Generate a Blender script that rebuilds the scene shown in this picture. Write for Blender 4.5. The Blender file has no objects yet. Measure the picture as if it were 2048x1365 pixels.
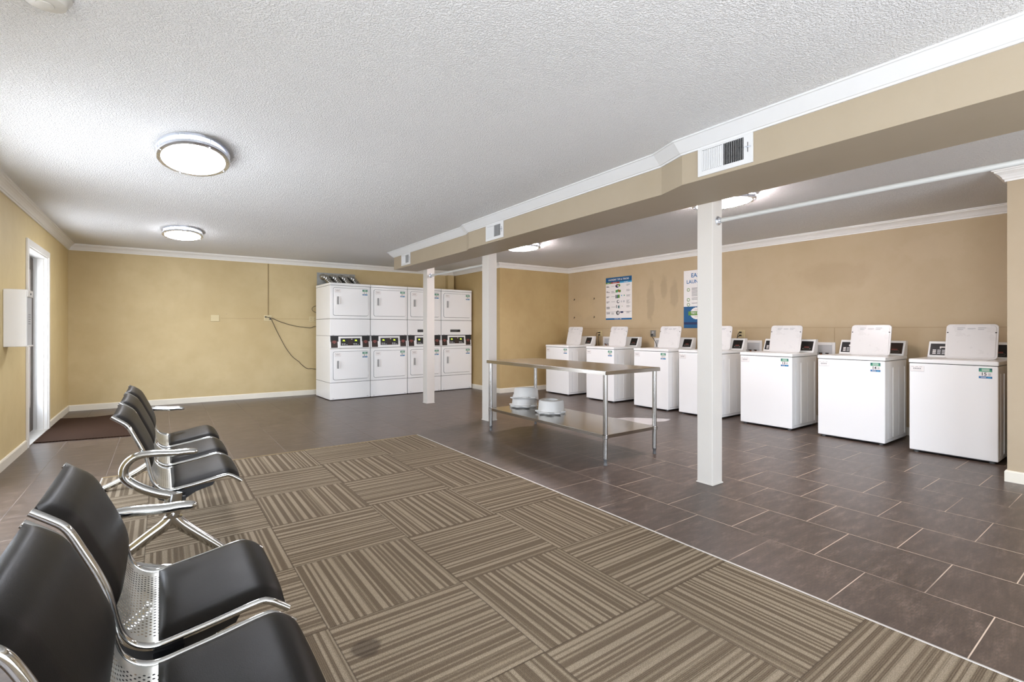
import bpy, bmesh, math, random
from mathutils import Vector, Matrix
random.seed(7)
S = bpy.context.scene
COL = S.collection

# ------------------------------------------------------------------ camera
cd = bpy.data.cameras.new('camera')
cam = bpy.data.objects.new('camera', cd)
COL.objects.link(cam)
cam.location = (0, 0, 1.2)
cam.rotation_euler = (math.pi / 2, 0, -math.atan2(703, 972))
cd.sensor_width = 36.0
cd.lens = 972 / 2048 * 36
cd.shift_y = -22.5 / 2048
cd.clip_start = 0.02
S.camera = cam

# ------------------------------------------------------------------ light
W = bpy.data.worlds.new('sky')
S.world = W
W.use_nodes = True
wbg = W.node_tree.nodes['Background']
wt = W.node_tree
_tc = wt.nodes.new('ShaderNodeTexCoord')
_sx = wt.nodes.new('ShaderNodeSeparateXYZ')
wt.links.new(_tc.outputs['Generated'], _sx.inputs[0])
_rp = wt.nodes.new('ShaderNodeValToRGB')       # sky above, invented bright ground below, added to lift the ceilings
_rp.color_ramp.elements[0].position = 0.48
_rp.color_ramp.elements[0].color = (0.70, 0.74, 0.82, 1)
_rp.color_ramp.elements[1].position = 0.52
_rp.color_ramp.elements[1].color = (0.64, 0.71, 0.82, 1)
_ma = wt.nodes.new('ShaderNodeMath')
_ma.operation = 'MULTIPLY_ADD'
_ma.inputs[1].default_value = 0.5
_ma.inputs[2].default_value = 0.5
wt.links.new(_sx.outputs['Z'], _ma.inputs[0])
wt.links.new(_ma.outputs[0], _rp.inputs[0])
wt.links.new(_rp.outputs[0], wbg.inputs[0])
wbg.inputs[1].default_value = 7.5
LAMP_W = 62.0
S.view_settings.view_transform = 'Standard'
S.view_settings.look = 'None'
S.view_settings.gamma = 1
S.view_settings.use_curve_mapping = False
S.view_settings.exposure = 1.09
S.cycles.use_denoising = True
S.cycles.max_bounces = 12
S.cycles.diffuse_bounces = 8
S.cycles.glossy_bounces = 4
S.cycles.transparent_max_bounces = 12
S.cycles.sample_clamp_indirect = 6.0
S.cycles.caustics_reflective = False
S.cycles.caustics_refractive = False


def portal(loc, rot, sx, sy):
    l = bpy.data.lights.new('window_daylight', 'AREA')
    l.shape = 'RECTANGLE'
    l.size, l.size_y = sx, sy
    l.cycles.is_portal = True
    o = bpy.data.objects.new('window_daylight', l)
    COL.objects.link(o)
    o.location = loc
    o.rotation_euler = rot


# ------------------------------------------------------------------ node helpers
def srgb(r, g, b):
    f = lambda c: (c / 255 / 12.92) if c / 255 <= 0.04045 else ((c / 255 + 0.055) / 1.055) ** 2.4
    return (f(r), f(g), f(b), 1)


class N:
    def __init__(s, name):
        s.m = bpy.data.materials.new(name)
        s.m.use_nodes = True
        s.t = s.m.node_tree
        s.b = s.t.nodes['Principled BSDF']

    def n(s, typ, **kw):
        x = s.t.nodes.new(typ)
        for k, v in kw.items():
            if k.startswith('i_'):
                x.inputs[k[2:].replace('_', ' ')].default_value = v
            else:
                setattr(x, k, v)
        return x

    def l(s, a, b):
        s.t.links.new(a, b)

    def math(s, op, a, b=None, c=None):
        x = s.t.nodes.new('ShaderNodeMath')
        x.operation = op
        for i, v in enumerate((a, b, c)):
            if v is None:
                continue
            if isinstance(v, (int, float)):
                x.inputs[i].default_value = v
            else:
                s.l(v, x.inputs[i])
        return x.outputs[0]

    def mix(s, fac, a, b):
        x = s.t.nodes.new('ShaderNodeMix')
        x.data_type = 'RGBA'
        for i, v in ((0, fac), (6, a), (7, b)):
            if isinstance(v, (int, float)):
                x.inputs[i].default_value = v
            elif isinstance(v, tuple):
                x.inputs[i].default_value = v
            else:
                s.l(v, x.inputs[i])
        return x.outputs[2]

    def pos(s):
        return s.t.nodes.new('ShaderNodeNewGeometry').outputs['Position']

    def obj(s):
        return s.t.nodes.new('ShaderNodeTexCoord').outputs['Object']

    def noise(s, vec, scale, detail=2, rough=0.5, out=0):
        x = s.n('ShaderNodeTexNoise')
        x.inputs['Scale'].default_value = scale
        x.inputs['Detail'].default_value = detail
        x.inputs['Roughness'].default_value = rough
        s.l(vec, x.inputs['Vector'])
        return x.outputs[out]

    def ramp(s, fac, stops, interp='LINEAR'):
        x = s.t.nodes.new('ShaderNodeValToRGB')
        x.color_ramp.interpolation = interp
        e = x.color_ramp.elements
        while len(e) < len(stops):
            e.new(0.5)
        for i, (p, c) in enumerate(stops):
            e[i].position = p
            e[i].color = c if isinstance(c, tuple) else (c, c, c, 1)
        s.l(fac, x.inputs[0])
        return x.outputs[0]

    def bump(s, h, strength, dist=0.01):
        x = s.t.nodes.new('ShaderNodeBump')
        x.inputs['Strength'].default_value = strength
        x.inputs['Distance'].default_value = dist
        s.l(h, x.inputs['Height'])
        s.l(x.outputs[0], s.b.inputs['Normal'])

    def set(s, **kw):
        for k, v in kw.items():
            i = s.b.inputs[k.replace('_', ' ')]
            if hasattr(v, 'is_output'):
                s.l(v, i)
            else:
                i.default_value = v
        return s


def simple(name, c, rough=0.5, metal=0.0, var=0.06, scale=8.0, rvar=0.08, **kw):
    n = N(name)
    v = n.noise(n.obj(), scale, 3)
    d = tuple(x * (1 - var) for x in c[:3]) + (1,)
    b = tuple(min(1, x * (1 + var)) for x in c[:3]) + (1,)
    n.set(Base_Color=n.mix(v, d, b), Metallic=metal)
    n.set(Roughness=n.math('MULTIPLY_ADD', v, rvar, rough - rvar / 2))
    for k, x in kw.items():
        n.set(**{k: x})
    return n.m


# ------------------------------------------------------------------ surfaces
def wall_paint(name, c, dirt, dmix=0.55, smudges=()):
    n = N(name)
    p = n.pos()
    big = n.noise(p, 0.9, 4, 0.6)
    mid = n.noise(p, 4.5, 5, 0.65)
    f = n.math('MULTIPLY', n.ramp(big, [(0.38, 0.0), (0.72, 1.0)]), dmix)
    col = n.mix(f, c, dirt)
    col = n.mix(n.math('MULTIPLY', n.ramp(mid, [(0.45, 0.0), (0.75, 1.0)]), 0.28), col, dirt)
    sp = n.n('ShaderNodeTexVoronoi')
    sp.inputs['Scale'].default_value = 2.3
    n.l(p, sp.inputs['Vector'])
    spot = n.ramp(sp.outputs['Distance'], [(0.0, 1.0), (0.022, 0.0)])
    col = n.mix(n.math('MULTIPLY', spot, 0.5), col, srgb(110, 90, 60))
    for (sy, sz, ry, rz, amt, sc_) in smudges:      # brushed touch-up patches: centre and half size along the wall
        mpg = n.n('ShaderNodeMapping')
        mpg.inputs['Location'].default_value = (0, -sy / ry, -sz / rz)
        mpg.inputs['Scale'].default_value = (0, 1 / ry, 1 / rz)
        n.l(p, mpg.inputs['Vector'])
        ln = n.n('ShaderNodeVectorMath', operation='LENGTH')
        n.l(mpg.outputs[0], ln.inputs[0])
        dd_ = n.math('MULTIPLY_ADD', mid, 0.9, ln.outputs['Value'])
        col = n.mix(n.math('MULTIPLY', n.ramp(dd_, [(0.80, 1.0), (1.0, 0.0)]), amt), col, sc_)
    n.set(Base_Color=col, Roughness=0.55)
    fine = n.noise(p, 260, 2)
    weave = n.noise(p, 60, 3)
    n.bump(n.math('ADD', fine, weave), 0.12, 0.002)
    return n.m


M = {}
M['wall_left'] = wall_paint('paint_left_wall', srgb(218, 198, 148), srgb(198, 174, 120), 0.5)
M['wall_far'] = wall_paint('paint_far_wall', srgb(202, 182, 137), srgb(178, 156, 108), 0.7)
M['wall_right'] = wall_paint('paint_right_wall', srgb(191, 171, 138), srgb(176, 155, 118), 0.6, (
    (5.43, 1.72, 0.17, 0.75, 0.5, srgb(158, 140, 112)), (5.16, 1.90, 0.14, 0.45, 0.45, srgb(158, 140, 112)), (4.95, 1.80, 0.15, 0.5, 0.45, srgb(158, 140, 112)),
    (7.06, 1.64, 0.55, 0.42, 0.6, srgb(196, 175, 138)), (2.6, 1.9, 0.9, 0.35, 0.4, srgb(172, 150, 116)), (1.6, 2.1, 0.8, 0.3, 0.35, srgb(196, 176, 144))))
M['wall_alcove'] = wall_paint('paint_alcove_wall', srgb(190, 166, 118), srgb(168, 142, 94), 0.6)
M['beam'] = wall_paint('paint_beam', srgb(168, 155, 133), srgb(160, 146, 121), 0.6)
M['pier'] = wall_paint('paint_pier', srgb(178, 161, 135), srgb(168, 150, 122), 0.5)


def mk_ceiling():
    n = N('textured_ceiling')
    p = n.pos()
    s1 = n.noise(p, 105, 3, 0.6)
    h = n.ramp(s1, [(0.42, 0.0), (0.60, 1.0)])
    s2 = n.noise(p, 38, 2, 0.5)
    hh = n.math('MULTIPLY_ADD', s2, 0.35, h)
    big = n.noise(p, 0.7, 4, 0.6)
    col = n.mix(n.math('MULTIPLY', n.ramp(big, [(0.4, 0.0), (0.75, 1.0)]), 0.35), srgb(238, 238, 236), srgb(224, 224, 222))
    n.set(Base_Color=col, Roughness=0.7)
    n.bump(hh, 0.85, 0.006)
    return n.m


M['ceiling'] = mk_ceiling()


def mk_tiles():
    n = N('slate_floor_tiles')
    p = n.pos()
    sx = n.n('ShaderNodeSeparateXYZ')
    n.l(p, sx.inputs[0])
    cx = n.n('ShaderNodeCombineXYZ')
    n.l(n.math('ADD', sx.outputs['Y'], -0.462 + 0.231 + 4.62), cx.inputs[0])
    n.l(n.math('ADD', sx.outputs['X'], -2.368 + 9.1), cx.inputs[1])
    br = n.n('ShaderNodeTexBrick', offset=0.5, offset_frequency=2)
    n.l(cx.outputs[0], br.inputs['Vector'])
    for k, v in (('Scale', 1.0), ('Mortar Size', 0.0024), ('Mortar Smooth', 0.2), ('Bias', 0.0), ('Brick Width', 0.462), ('Row Height', 0.455)):
        br.inputs[k].default_value = v
    br.inputs['Color1'].default_value = (0.0, 0, 0, 1)
    br.inputs['Color2'].default_value = (1, 1, 1, 1)
    # stretched slate veining
    mp = n.n('ShaderNodeMapping')
    mp.inputs['Scale'].default_value = (1.3, 4.4, 1)
    n.l(p, mp.inputs['Vector'])
    v1 = n.noise(mp.outputs[0], 4.2, 10, 0.72)
    v2 = n.noise(mp.outputs[0], 34, 5, 0.65)
    base = n.ramp(v1, [(0.30, srgb(58, 48, 42)), (0.52, srgb(86, 72, 63)), (0.74, srgb(128, 111, 99))])
    base = n.mix(n.math('MULTIPLY', n.ramp(v2, [(0.38, 1.0), (0.60, 0.0)]), 0.6), base, srgb(52, 44, 41))
    base = n.mix(n.math('MULTIPLY', br.outputs['Color'], 0.16), base, srgb(112, 96, 86))
    gm = n.noise(p, 1.6, 3, 0.6)
    gcol = n.mix(n.ramp(gm, [(0.34, 0.0), (0.50, 1.0)]), srgb(104, 90, 80), srgb(200, 180, 160))
    # grout is worn pale on the washer side, dark by the dryers
    far = n.ramp(sx.outputs['Y'], [(0.0, 0.0), (1.0, 1.0)])
    fy = n.math('MULTIPLY', n.math('SUBTRACT', sx.outputs['Y'], 2.6), 0.5)
    fy = n.math('MINIMUM', n.math('MAXIMUM', fy, 0.0), 1.0)
    gcol = n.mix(n.math('MULTIPLY', fy, 0.8), gcol, srgb(70, 60, 54))
    col = n.mix(br.outputs['Fac'], base, gcol)
    n.set(Base_Color=col)
    r = n.math('MULTIPLY_ADD', v2, 0.16, 0.27)
    r = n.math('MULTIPLY_ADD', br.outputs['Fac'], 0.3, r)
    n.set(Roughness=r, Specular_IOR_Level=0.55)
    h = n.math('SUBTRACT', n.math('MULTIPLY', v2, 0.5), n.math('MULTIPLY', br.outputs['Fac'], 1.2))
    n.bump(h, 0.22, 0.003)
    return n.m


M['tiles'] = mk_tiles()


def mk_carpet():
    n = N('striped_carpet_tiles')
    p = n.pos()
    sx = n.n('ShaderNodeSeparateXYZ')
    n.l(p, sx.inputs[0])
    u = n.math('DIVIDE', n.math('SUBTRACT', sx.outputs['X'], 0.542 - 6.1), 0.61)
    v = n.math('DIVIDE', n.math('SUBTRACT', sx.outputs['Y'], 1.385 - 6.16), 0.616)
    iu, iv = n.math('FLOOR', u), n.math('FLOOR', v)
    fu, fv = n.math('FRACT', u), n.math('FRACT', v)
    par = n.math('MODULO', n.math('ADD', iu, iv), 2.0)      # 1 -> stripes run along Y
    ac = n.mix(par, fv, fu)
    al = n.mix(par, fu, fv)
    idn = n.math('MULTIPLY_ADD', iu, 7.31, n.math('MULTIPLY', iv, 13.77))

    def one(scale, off, det=1.0):
        x = n.n('ShaderNodeTexNoise', noise_dimensions='1D')
        x.inputs['Scale'].default_value = 1.0
        x.inputs['Detail'].default_value = det
        n.l(n.math('ADD', n.math('MULTIPLY', ac, scale), n.math('ADD', idn, off)), x.inputs['W'])
        return x.outputs[0]
    s1 = one(25.0, 0.0, 0.0)
    s2 = one(46.0, 51.0, 0.0)
    tone = n.math('MULTIPLY_ADD', s2, 0.30, n.math('MULTIPLY', s1, 0.90))
    c = n.ramp(tone, [(0.53, srgb(119, 104, 85)), (0.585, srgb(128, 113, 93)), (0.64, srgb(149, 134, 112)), (0.72, srgb(164, 149, 127))])
    # ribs
    rib = n.math('SINE', n.math('MULTIPLY', ac, 2 * math.pi * 95))
    ribm = n.math('MULTIPLY', n.math('MAXIMUM', rib, 0.0), n.ramp(s1, [(0.45, 1.0), (0.56, 0.15)]))
    c = n.mix(n.math('MULTIPLY', ribm, 0.32), c, srgb(58, 48, 38))
    tuft = n.noise(p, 330, 2, 0.6)
    c = n.mix(n.ramp(tuft, [(0.40, 0.5), (0.64, 0.0)]), c, srgb(58, 49, 40))
    seam = n.math('MINIMUM', n.math('MINIMUM', fu, n.math('SUBTRACT', 1.0, fu)), n.math('MINIMUM', fv, n.math('SUBTRACT', 1.0, fv)))
    sm = n.ramp(seam, [(0.0, 0.75), (0.007, 0.0)])
    c = n.mix(sm, c, srgb(62, 52, 42))
    # one dark round spill stain near the seats and a few worn patches
    st = n.n('ShaderNodeVectorMath', operation='DISTANCE')
    st.inputs[1].default_value = (0.626, 1.795, 0.0065)
    n.l(p, st.inputs[0])
    wob = n.math('MULTIPLY_ADD', n.noise(p, 9, 2), 0.05, st.outputs['Value'])
    c = n.mix(n.ramp(wob, [(0.068, 0.6), (0.084, 0.0)]), c, srgb(52, 43, 36))
    wear = n.noise(p, 1.3, 3, 0.6)
    c = n.mix(n.math('MULTIPLY', n.ramp(wear, [(0.42, 0.0), (0.7, 1.0)]), 0.22), c, srgb(96, 84, 70))
    n.set(Base_Color=c, Roughness=0.95, Specular_IOR_Level=0.1)
    n.bump(n.math('MULTIPLY_ADD', ribm, -0.5, tuft), 0.6, 0.004)
    return n.m


M['carpet'] = mk_carpet()
M['trim'] = simple('white_trim_paint', srgb(232, 230, 224), 0.4, var=0.04)
M['trim2'] = simple('beam_trim_paint', srgb(214, 215, 214), 0.45, var=0.03)
M['base'] = simple('baseboard_paint', srgb(226, 220, 204), 0.45, var=0.06)
M['white'] = simple('white_enamel', srgb(243, 243, 241), 0.22, var=0.015, scale=3)
M['white2'] = simple('white_plastic', srgb(228, 226, 222), 0.35, var=0.02, scale=4)
M['lidwhite'] = simple('lid_enamel', srgb(216, 214, 211), 0.28, var=0.015)
M['post'] = simple('post_paint', srgb(208, 203, 195), 0.5, var=0.05, scale=3)
M['groove'] = simple('dark_gap', srgb(40, 40, 40), 0.7)
M['grayline'] = simple('grey_print', srgb(120, 120, 120), 0.6)
M['scoop'] = simple('grey_recess', srgb(160, 160, 158), 0.5)
M['shadowgap'] = simple('door_shadow_line', srgb(74, 74, 74), 0.7)
M['lightgray'] = simple('light_grey_print', srgb(196, 196, 196), 0.6)
M['black'] = simple('black_plastic', srgb(22, 21, 21), 0.35)
M['brown'] = simple('dark_brown_panel', srgb(48, 35, 30), 0.35)
M['red'] = simple('muted_red_print', srgb(170, 92, 84), 0.6)
M['green'] = simple('green_print', srgb(60, 150, 110), 0.5)
M['teal'] = simple('teal_print', srgb(30, 96, 96), 0.5)
M['blue'] = simple('blue_print', srgb(6, 100, 156), 0.5)
M['blue2'] = simple('deep_blue_print', srgb(0, 84, 132), 0.5)
M['sky'] = simple('sky_blue_print', srgb(60, 160, 205), 0.5)
M['rust'] = simple('rust_print', srgb(176, 70, 42), 0.5)
M['leaf'] = simple('leaf_green_print', srgb(96, 140, 50), 0.5)
M['navy'] = simple('navy_print', srgb(16, 40, 84), 0.5)
M['paper'] = simple('paper_white', srgb(236, 232, 228), 0.6, var=0.01)
M['ink'] = simple('black_ink', srgb(30, 30, 32), 0.6)
M['chrome'] = simple('chrome', (0.50, 0.50, 0.485, 1), 0.10, 1.0, var=0.02, rvar=0.04)
M['nickel'] = simple('brushed_nickel', (0.70, 0.74, 0.82, 1), 0.28, 1.0, var=0.03)
M['galv'] = simple('galvanised_steel', (0.30, 0.30, 0.28, 1), 0.5, 1.0, var=0.25, scale=30)
M['foil'] = simple('foil_duct', (0.45, 0.45, 0.43, 1), 0.25, 1.0, var=0.12, scale=40)
M['mat'] = None
M['outlet'] = simple('almond_plastic', srgb(206, 190, 146), 0.45)
M['rubber'] = simple('grey_foot', srgb(90, 90, 90), 0.6)
M['cord'] = simple('black_cord', srgb(38, 32, 26), 0.6)
M['rod'] = simple('white_rod', srgb(198, 200, 196), 0.3)
M['door'] = simple('door_wood_stain', srgb(70, 58, 46), 0.5, var=0.15)
M['sill'] = simple('metal_edge_strip', (0.62, 0.60, 0.56, 1), 0.45, 0.6, var=0.15, scale=14)
M['tubesteel'] = simple('tube_stainless', (0.42, 0.41, 0.39, 1), 0.24, 1.0, var=0.04)
M['beamsteel'] = simple('black_steel', srgb(14, 14, 15), 0.4)
M['smoke'] = simple('off_white_plastic', srgb(206, 203, 194), 0.45)
M['copper'] = simple('copper_valve', (0.45, 0.2, 0.1, 1), 0.35, 1.0)


def mk_steel():
    n = N('brushed_stainless')
    p = n.obj()
    mp = n.n('ShaderNodeMapping')
    mp.inputs['Scale'].default_value = (60, 1.5, 60)
    n.l(p, mp.inputs['Vector'])
    s = n.noise(mp.outputs[0], 4, 3)
    n.set(Base_Color=n.mix(s, (0.36, 0.34, 0.31, 1), (0.48, 0.455, 0.41, 1)), Metallic=1.0)
    sm = n.noise(p, 3.5, 3)
    n.set(Roughness=n.math('MULTIPLY_ADD', sm, 0.12, 0.14))
    return n.m


M['steel'] = mk_steel()


def mk_leather():
    n = N('black_vinyl')
    p = n.obj()
    v = n.n('ShaderNodeTexVoronoi')
    v.inputs['Scale'].default_value = 420
    n.l(p, v.inputs['Vector'])
    b = n.noise(p, 6, 4, 0.6)
    n.set(Base_Color=n.mix(b, srgb(14, 12, 10), srgb(23, 20, 16)))
    n.set(Roughness=n.math('MULTIPLY_ADD', b, 0.12, 0.36), Specular_IOR_Level=0.13)
    n.bump(v.outputs['Distance'], 0.10, 0.001)
    return n.m


M['leather'] = mk_leather()


def mk_perf():
    n = N('perforated_steel')
    uv = n.t.nodes.new('ShaderNodeTexCoord').outputs['UV']
    sx = n.n('ShaderNodeSeparateXYZ')
    n.l(uv, sx.inputs[0])
    px, py = 0.0165, 0.0095
    a = n.math('DIVIDE', sx.outputs['Y'], px)
    b = n.math('DIVIDE', sx.outputs['X'], py)
    off = n.math('MULTIPLY', n.math('MODULO', n.math('FLOOR', b), 2.0), 0.5)
    fa = n.math('SUBTRACT', n.math('FRACT', n.math('ADD', a, off)), 0.5)
    fb = n.math('SUBTRACT', n.math('FRACT', b), 0.5)
    da = n.math('MULTIPLY', fa, px)
    db = n.math('MULTIPLY', fb, py)
    d = n.math('SQRT', n.math('ADD', n.math('MULTIPLY', da, da), n.math('MULTIPLY', db, db)))
    hole = n.math('LESS_THAN', d, 0.0031)
    # plain margins beside the rails
    inside = n.math('MULTIPLY', n.math('GREATER_THAN', sx.outputs['Y'], 0.045), n.math('LESS_THAN', sx.outputs['Y'], 0.435))
    hole = n.math('MULTIPLY', hole, inside)
    n.set(Base_Color=(0.52, 0.52, 0.48, 1), Metallic=0.85, Roughness=0.33)
    tr = n.n('ShaderNodeBsdfTransparent')
    mx = n.n('ShaderNodeMixShader')
    n.l(hole, mx.inputs[0])
    n.l(n.b.outputs[0], mx.inputs[1])
    n.l(tr.outputs[0], mx.inputs[2])
    n.l(mx.outputs[0], n.t.nodes['Material Output'].inputs[0])
    return n.m


M['perf'] = mk_perf()


def mk_mat():
    n = N('brown_doormat')
    p = n.pos()
    mp = n.n('ShaderNodeMapping')
    mp.inputs['Rotation'].default_value = (0, 0, 0.785)
    n.l(p, mp.inputs['Vector'])
    w = n.n('ShaderNodeTexWave')
    w.inputs['Scale'].default_value = 14
    w.inputs['Distortion'].default_value = 0.6
    n.l(mp.outputs[0], w.inputs['Vector'])
    f = n.noise(p, 180, 2)
    c = n.mix(w.outputs['Fac'], srgb(44, 30, 22), srgb(70, 50, 38))
    c = n.mix(n.math('MULTIPLY', f, 0.4), c, srgb(34, 24, 18))
    n.set(Base_Color=c, Roughness=0.95, Specular_IOR_Level=0.1)
    n.bump(w.outputs['Fac'], 0.5, 0.004)
    return n.m


M['mat'] = mk_mat()


def mk_emit(name, c, st, base=(0.8, 0.8, 0.8, 1)):
    n = N(name)
    n.set(Base_Color=base, Roughness=0.4, Emission_Color=c, Emission_Strength=st)
    return n.m


M['glow_left'] = mk_emit('lit_acrylic_neutral', (0.94, 0.97, 1.06, 1), LAMP_W * 0.34)
M['glow_right'] = mk_emit('lit_acrylic_warm', (1.06, 0.94, 0.96, 1), LAMP_W * 0.66)
M['side_left'] = mk_emit('lit_acrylic_side', (0.94, 0.97, 1.06, 1), LAMP_W * 0.10)
M['side_right'] = mk_emit('lit_acrylic_side_warm', (1.06, 0.94, 0.96, 1), LAMP_W * 1.7)
M['glow_far'] = mk_emit('lit_acrylic_bright', (0.96, 0.97, 1.04, 1), LAMP_W * 0.46)
M['side_far'] = mk_emit('lit_acrylic_side_bright', (0.96, 0.97, 1.04, 1), LAMP_W * 0.22)
M['digits'] = mk_emit('yellow_green_digits', (0.62, 0.85, 0.05, 1), 1.3, (0.1, 0.15, 0.0, 1))


def mk_tub():
    n = N('frosted_plastic')
    v = n.noise(n.obj(), 9, 3)
    n.set(Base_Color=n.mix(v, srgb(206, 204, 200), srgb(220, 218, 214)), Roughness=0.4, Specular_IOR_Level=0.4)
    n.b.inputs['Subsurface Weight'].default_value = 0.0
    return n.m


M['tub'] = mk_tub()


def mk_glass():
    n = N('window_glass')
    tr = n.n('ShaderNodeBsdfTransparent')
    gl = n.n('ShaderNodeBsdfGlossy')
    gl.inputs['Roughness'].default_value = 0.02
    mx = n.n('ShaderNodeMixShader')
    mx.inputs[0].default_value = 0.05
    n.l(tr.outputs[0], mx.inputs[1])
    n.l(gl.outputs[0], mx.inputs[2])
    n.l(mx.outputs[0], n.t.nodes['Material Output'].inputs[0])
    return n.m


M['glass'] = mk_glass()


def mk_reflection():
    n = N('pale_reflection')
    n.set(Base_Color=srgb(196, 190, 188), Roughness=0.06, Specular_IOR_Level=0.8)  # pale base colour stands in for the washers mirrored in the floor
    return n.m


M['reflection'] = mk_reflection()


# ------------------------------------------------------------------ mesh builder
class MB:
    def __init__(s):
        s.v, s.f, s.mi, s.sm, s.mats = [], [], [], [], []

    def slot(s, m):
        if m not in s.mats:
            s.mats.append(m)
        return s.mats.index(m)

    def add(s, vs, fs, m, smooth=False, T=None):
        o = len(s.v)
        k = s.slot(m)
        for p in vs:
            p = Vector(p)
            s.v.append(T @ p if T else p)
        for f in fs:
            s.f.append([i + o for i in f])
            s.mi.append(k)
            s.sm.append(smooth)
        return s

    def box(s, x0, x1, y0, y1, z0, z1, m, bev=0.0, seg=2, T=None):
        bm = bmesh.new()
        bmesh.ops.create_cube(bm, size=1)
        for v in bm.verts:
            v.co = Vector(((x0 + x1) / 2 + v.co.x * (x1 - x0), (y0 + y1) / 2 + v.co.y * (y1 - y0), (z0 + z1) / 2 + v.co.z * (z1 - z0)))
        if bev:
            bmesh.ops.bevel(bm, geom=bm.edges[:], offset=bev, segments=seg, profile=0.5, affect='EDGES')
        return s.bm(bm, m, False, T)

    def bm(s, bm, m, smooth=False, T=None):
        bm.verts.ensure_lookup_table()
        bmesh.ops.recalc_face_normals(bm, faces=bm.faces[:])
        for i, v in enumerate(bm.verts):
            v.index = i
        s.add([v.co.copy() for v in bm.verts], [[v.index for v in f.verts] for f in bm.faces], m, smooth, T)
        bm.free()
        return s

    def prism(s, poly, a0, a1, axis, m, bev=0.0, T=None, smooth=False):
        """poly: 2D points; extruded along axis (0=x: poly is (y,z); 1=y: (x,z); 2=z: (x,y))"""
        def P(p, a):
            return {0: (a, p[0], p[1]), 1: (p[0], a, p[1]), 2: (p[0], p[1], a)}[axis]
        n = len(poly)
        bm = bmesh.new()
        A = [bm.verts.new(P(p, a0)) for p in poly]
        B = [bm.verts.new(P(p, a1)) for p in poly]
        bm.faces.new(A)
        bm.faces.new(B[::-1])
        for i in range(n):
            bm.faces.new((A[i], A[(i + 1) % n], B[(i + 1) % n], B[i]))
        if bev:
            bmesh.ops.recalc_face_normals(bm, faces=bm.faces[:])
            es = [e for e in bm.edges if e.calc_face_angle(0) > 0.5]
            bmesh.ops.bevel(bm, geom=es, offset=bev, segments=2, profile=0.5, affect='EDGES')
        return s.bm(bm, m, smooth and not bev, T)

    def sweep(s, path, sec, m, binormal=None, caps=True, closed=False, smooth=True, T=None):
        """path: list of 3D points, sec: list of (a,b) offsets; a along normal, b along binormal (or list of such per point)"""
        P = [Vector(p) for p in path]
        n = len(P)
        vs, fs = [], []
        prevN = None
        per = isinstance(sec[0][0], (tuple, list))
        k = len(sec[0]) if per else len(sec)
        for i in range(n):
            if closed:
                t = (P[(i + 1) % n] - P[i - 1]).normalized()
            else:
                t = (P[min(i + 1, n - 1)] - P[max(i - 1, 0)]).normalized()
            if binormal is not None:
                B = Vector(binormal).normalized()
                Nn = B.cross(t).normalized()
            else:
                if prevN is None:
                    r = Vector((0, 0, 1)) if abs(t.z) < 0.9 else Vector((1, 0, 0))
                    Nn = (r - t * r.dot(t)).normalized()
                else:
                    Nn = (prevN - t * prevN.dot(t)).normalized()
                B = t.cross(Nn)
                prevN = Nn
            for a, b in (sec[i] if per else sec):
                vs.append(P[i] + Nn * a + B * b)
        for i in range(n if closed else n - 1):
            j = (i + 1) % n
            for q in range(k):
                r = (q + 1) % k
                fs.append([i * k + q, i * k + r, j * k + r, j * k + q])
        if caps and not closed:
            fs.append(list(range(k))[::-1])
            fs.append([(n - 1) * k + q for q in range(k)])
        bm = bmesh.new()
        V = [bm.verts.new(v) for v in vs]
        for f in fs:
            try:
                bm.faces.new([V[i] for i in f])
            except ValueError:
                pass
        return s.bm(bm, m, smooth, T)

    def tube(s, path, r, m, k=12, **kw):
        return s.sweep(path, [(r * math.cos(2 * math.pi * q / k), r * math.sin(2 * math.pi * q / k)) for q in range(k)], m, **kw)

    def lathe(s, prof, m, k=40, ctr=(0, 0, 0), sx=1.0, sy=1.0, T=None, smooth=True, cap0=False, cap1=False):
        vs, fs = [], []
        n = len(prof)
        for r, z in prof:
            for q in range(k):
                a = 2 * math.pi * q / k
                vs.append((ctr[0] + r * sx * math.cos(a), ctr[1] + r * sy * math.sin(a), ctr[2] + z))
        for i in range(n - 1):
            for q in range(k):
                w = (q + 1) % k
                fs.append([i * k + q, i * k + w, (i + 1) * k + w, (i + 1) * k + q])
        if cap0:
            fs.append(list(range(k))[::-1])
        if cap1:
            fs.append([(n - 1) * k + q for q in range(k)])
        return s.add(vs, fs, m, smooth, T)

    def text(s, string, size, m, T, align='CENTER', depth=0.0):
        c = bpy.data.curves.new('t', 'FONT')
        c.body = string
        c.size = size
        c.align_x = align
        c.align_y = 'CENTER'
        c.resolution_u = 2
        c.offset = size * 0.018
        o = bpy.data.objects.new('t', c)
        COL.objects.link(o)
        dg = bpy.context.evaluated_depsgraph_get()
        me = bpy.data.meshes.new_from_object(o.evaluated_get(dg))
        s.add([v.co.copy() for v in me.vertices], [list(p.vertices) for p in me.polygons], m, False, T)
        bpy.data.objects.remove(o)
        bpy.data.curves.remove(c)
        bpy.data.meshes.remove(me)
        return s

    def make(s, name, parent=None, loc=None):
        me = bpy.data.meshes.new(name)
        me.from_pydata([tuple(v) for v in s.v], [], s.f)
        for m in s.mats:
            me.materials.append(M[m])
        for p, k, sm in zip(me.polygons, s.mi, s.sm):
            p.material_index = k
            p.use_smooth = sm
        me.update()
        if any(s.sm):
            try:
                me.set_sharp_from_angle(angle=math.radians(38))
            except Exception:
                pass
        o = bpy.data.objects.new(name, me)
        COL.objects.link(o)
        if parent:
            o.parent = parent
        if loc:
            o.location = loc
        return o


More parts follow.
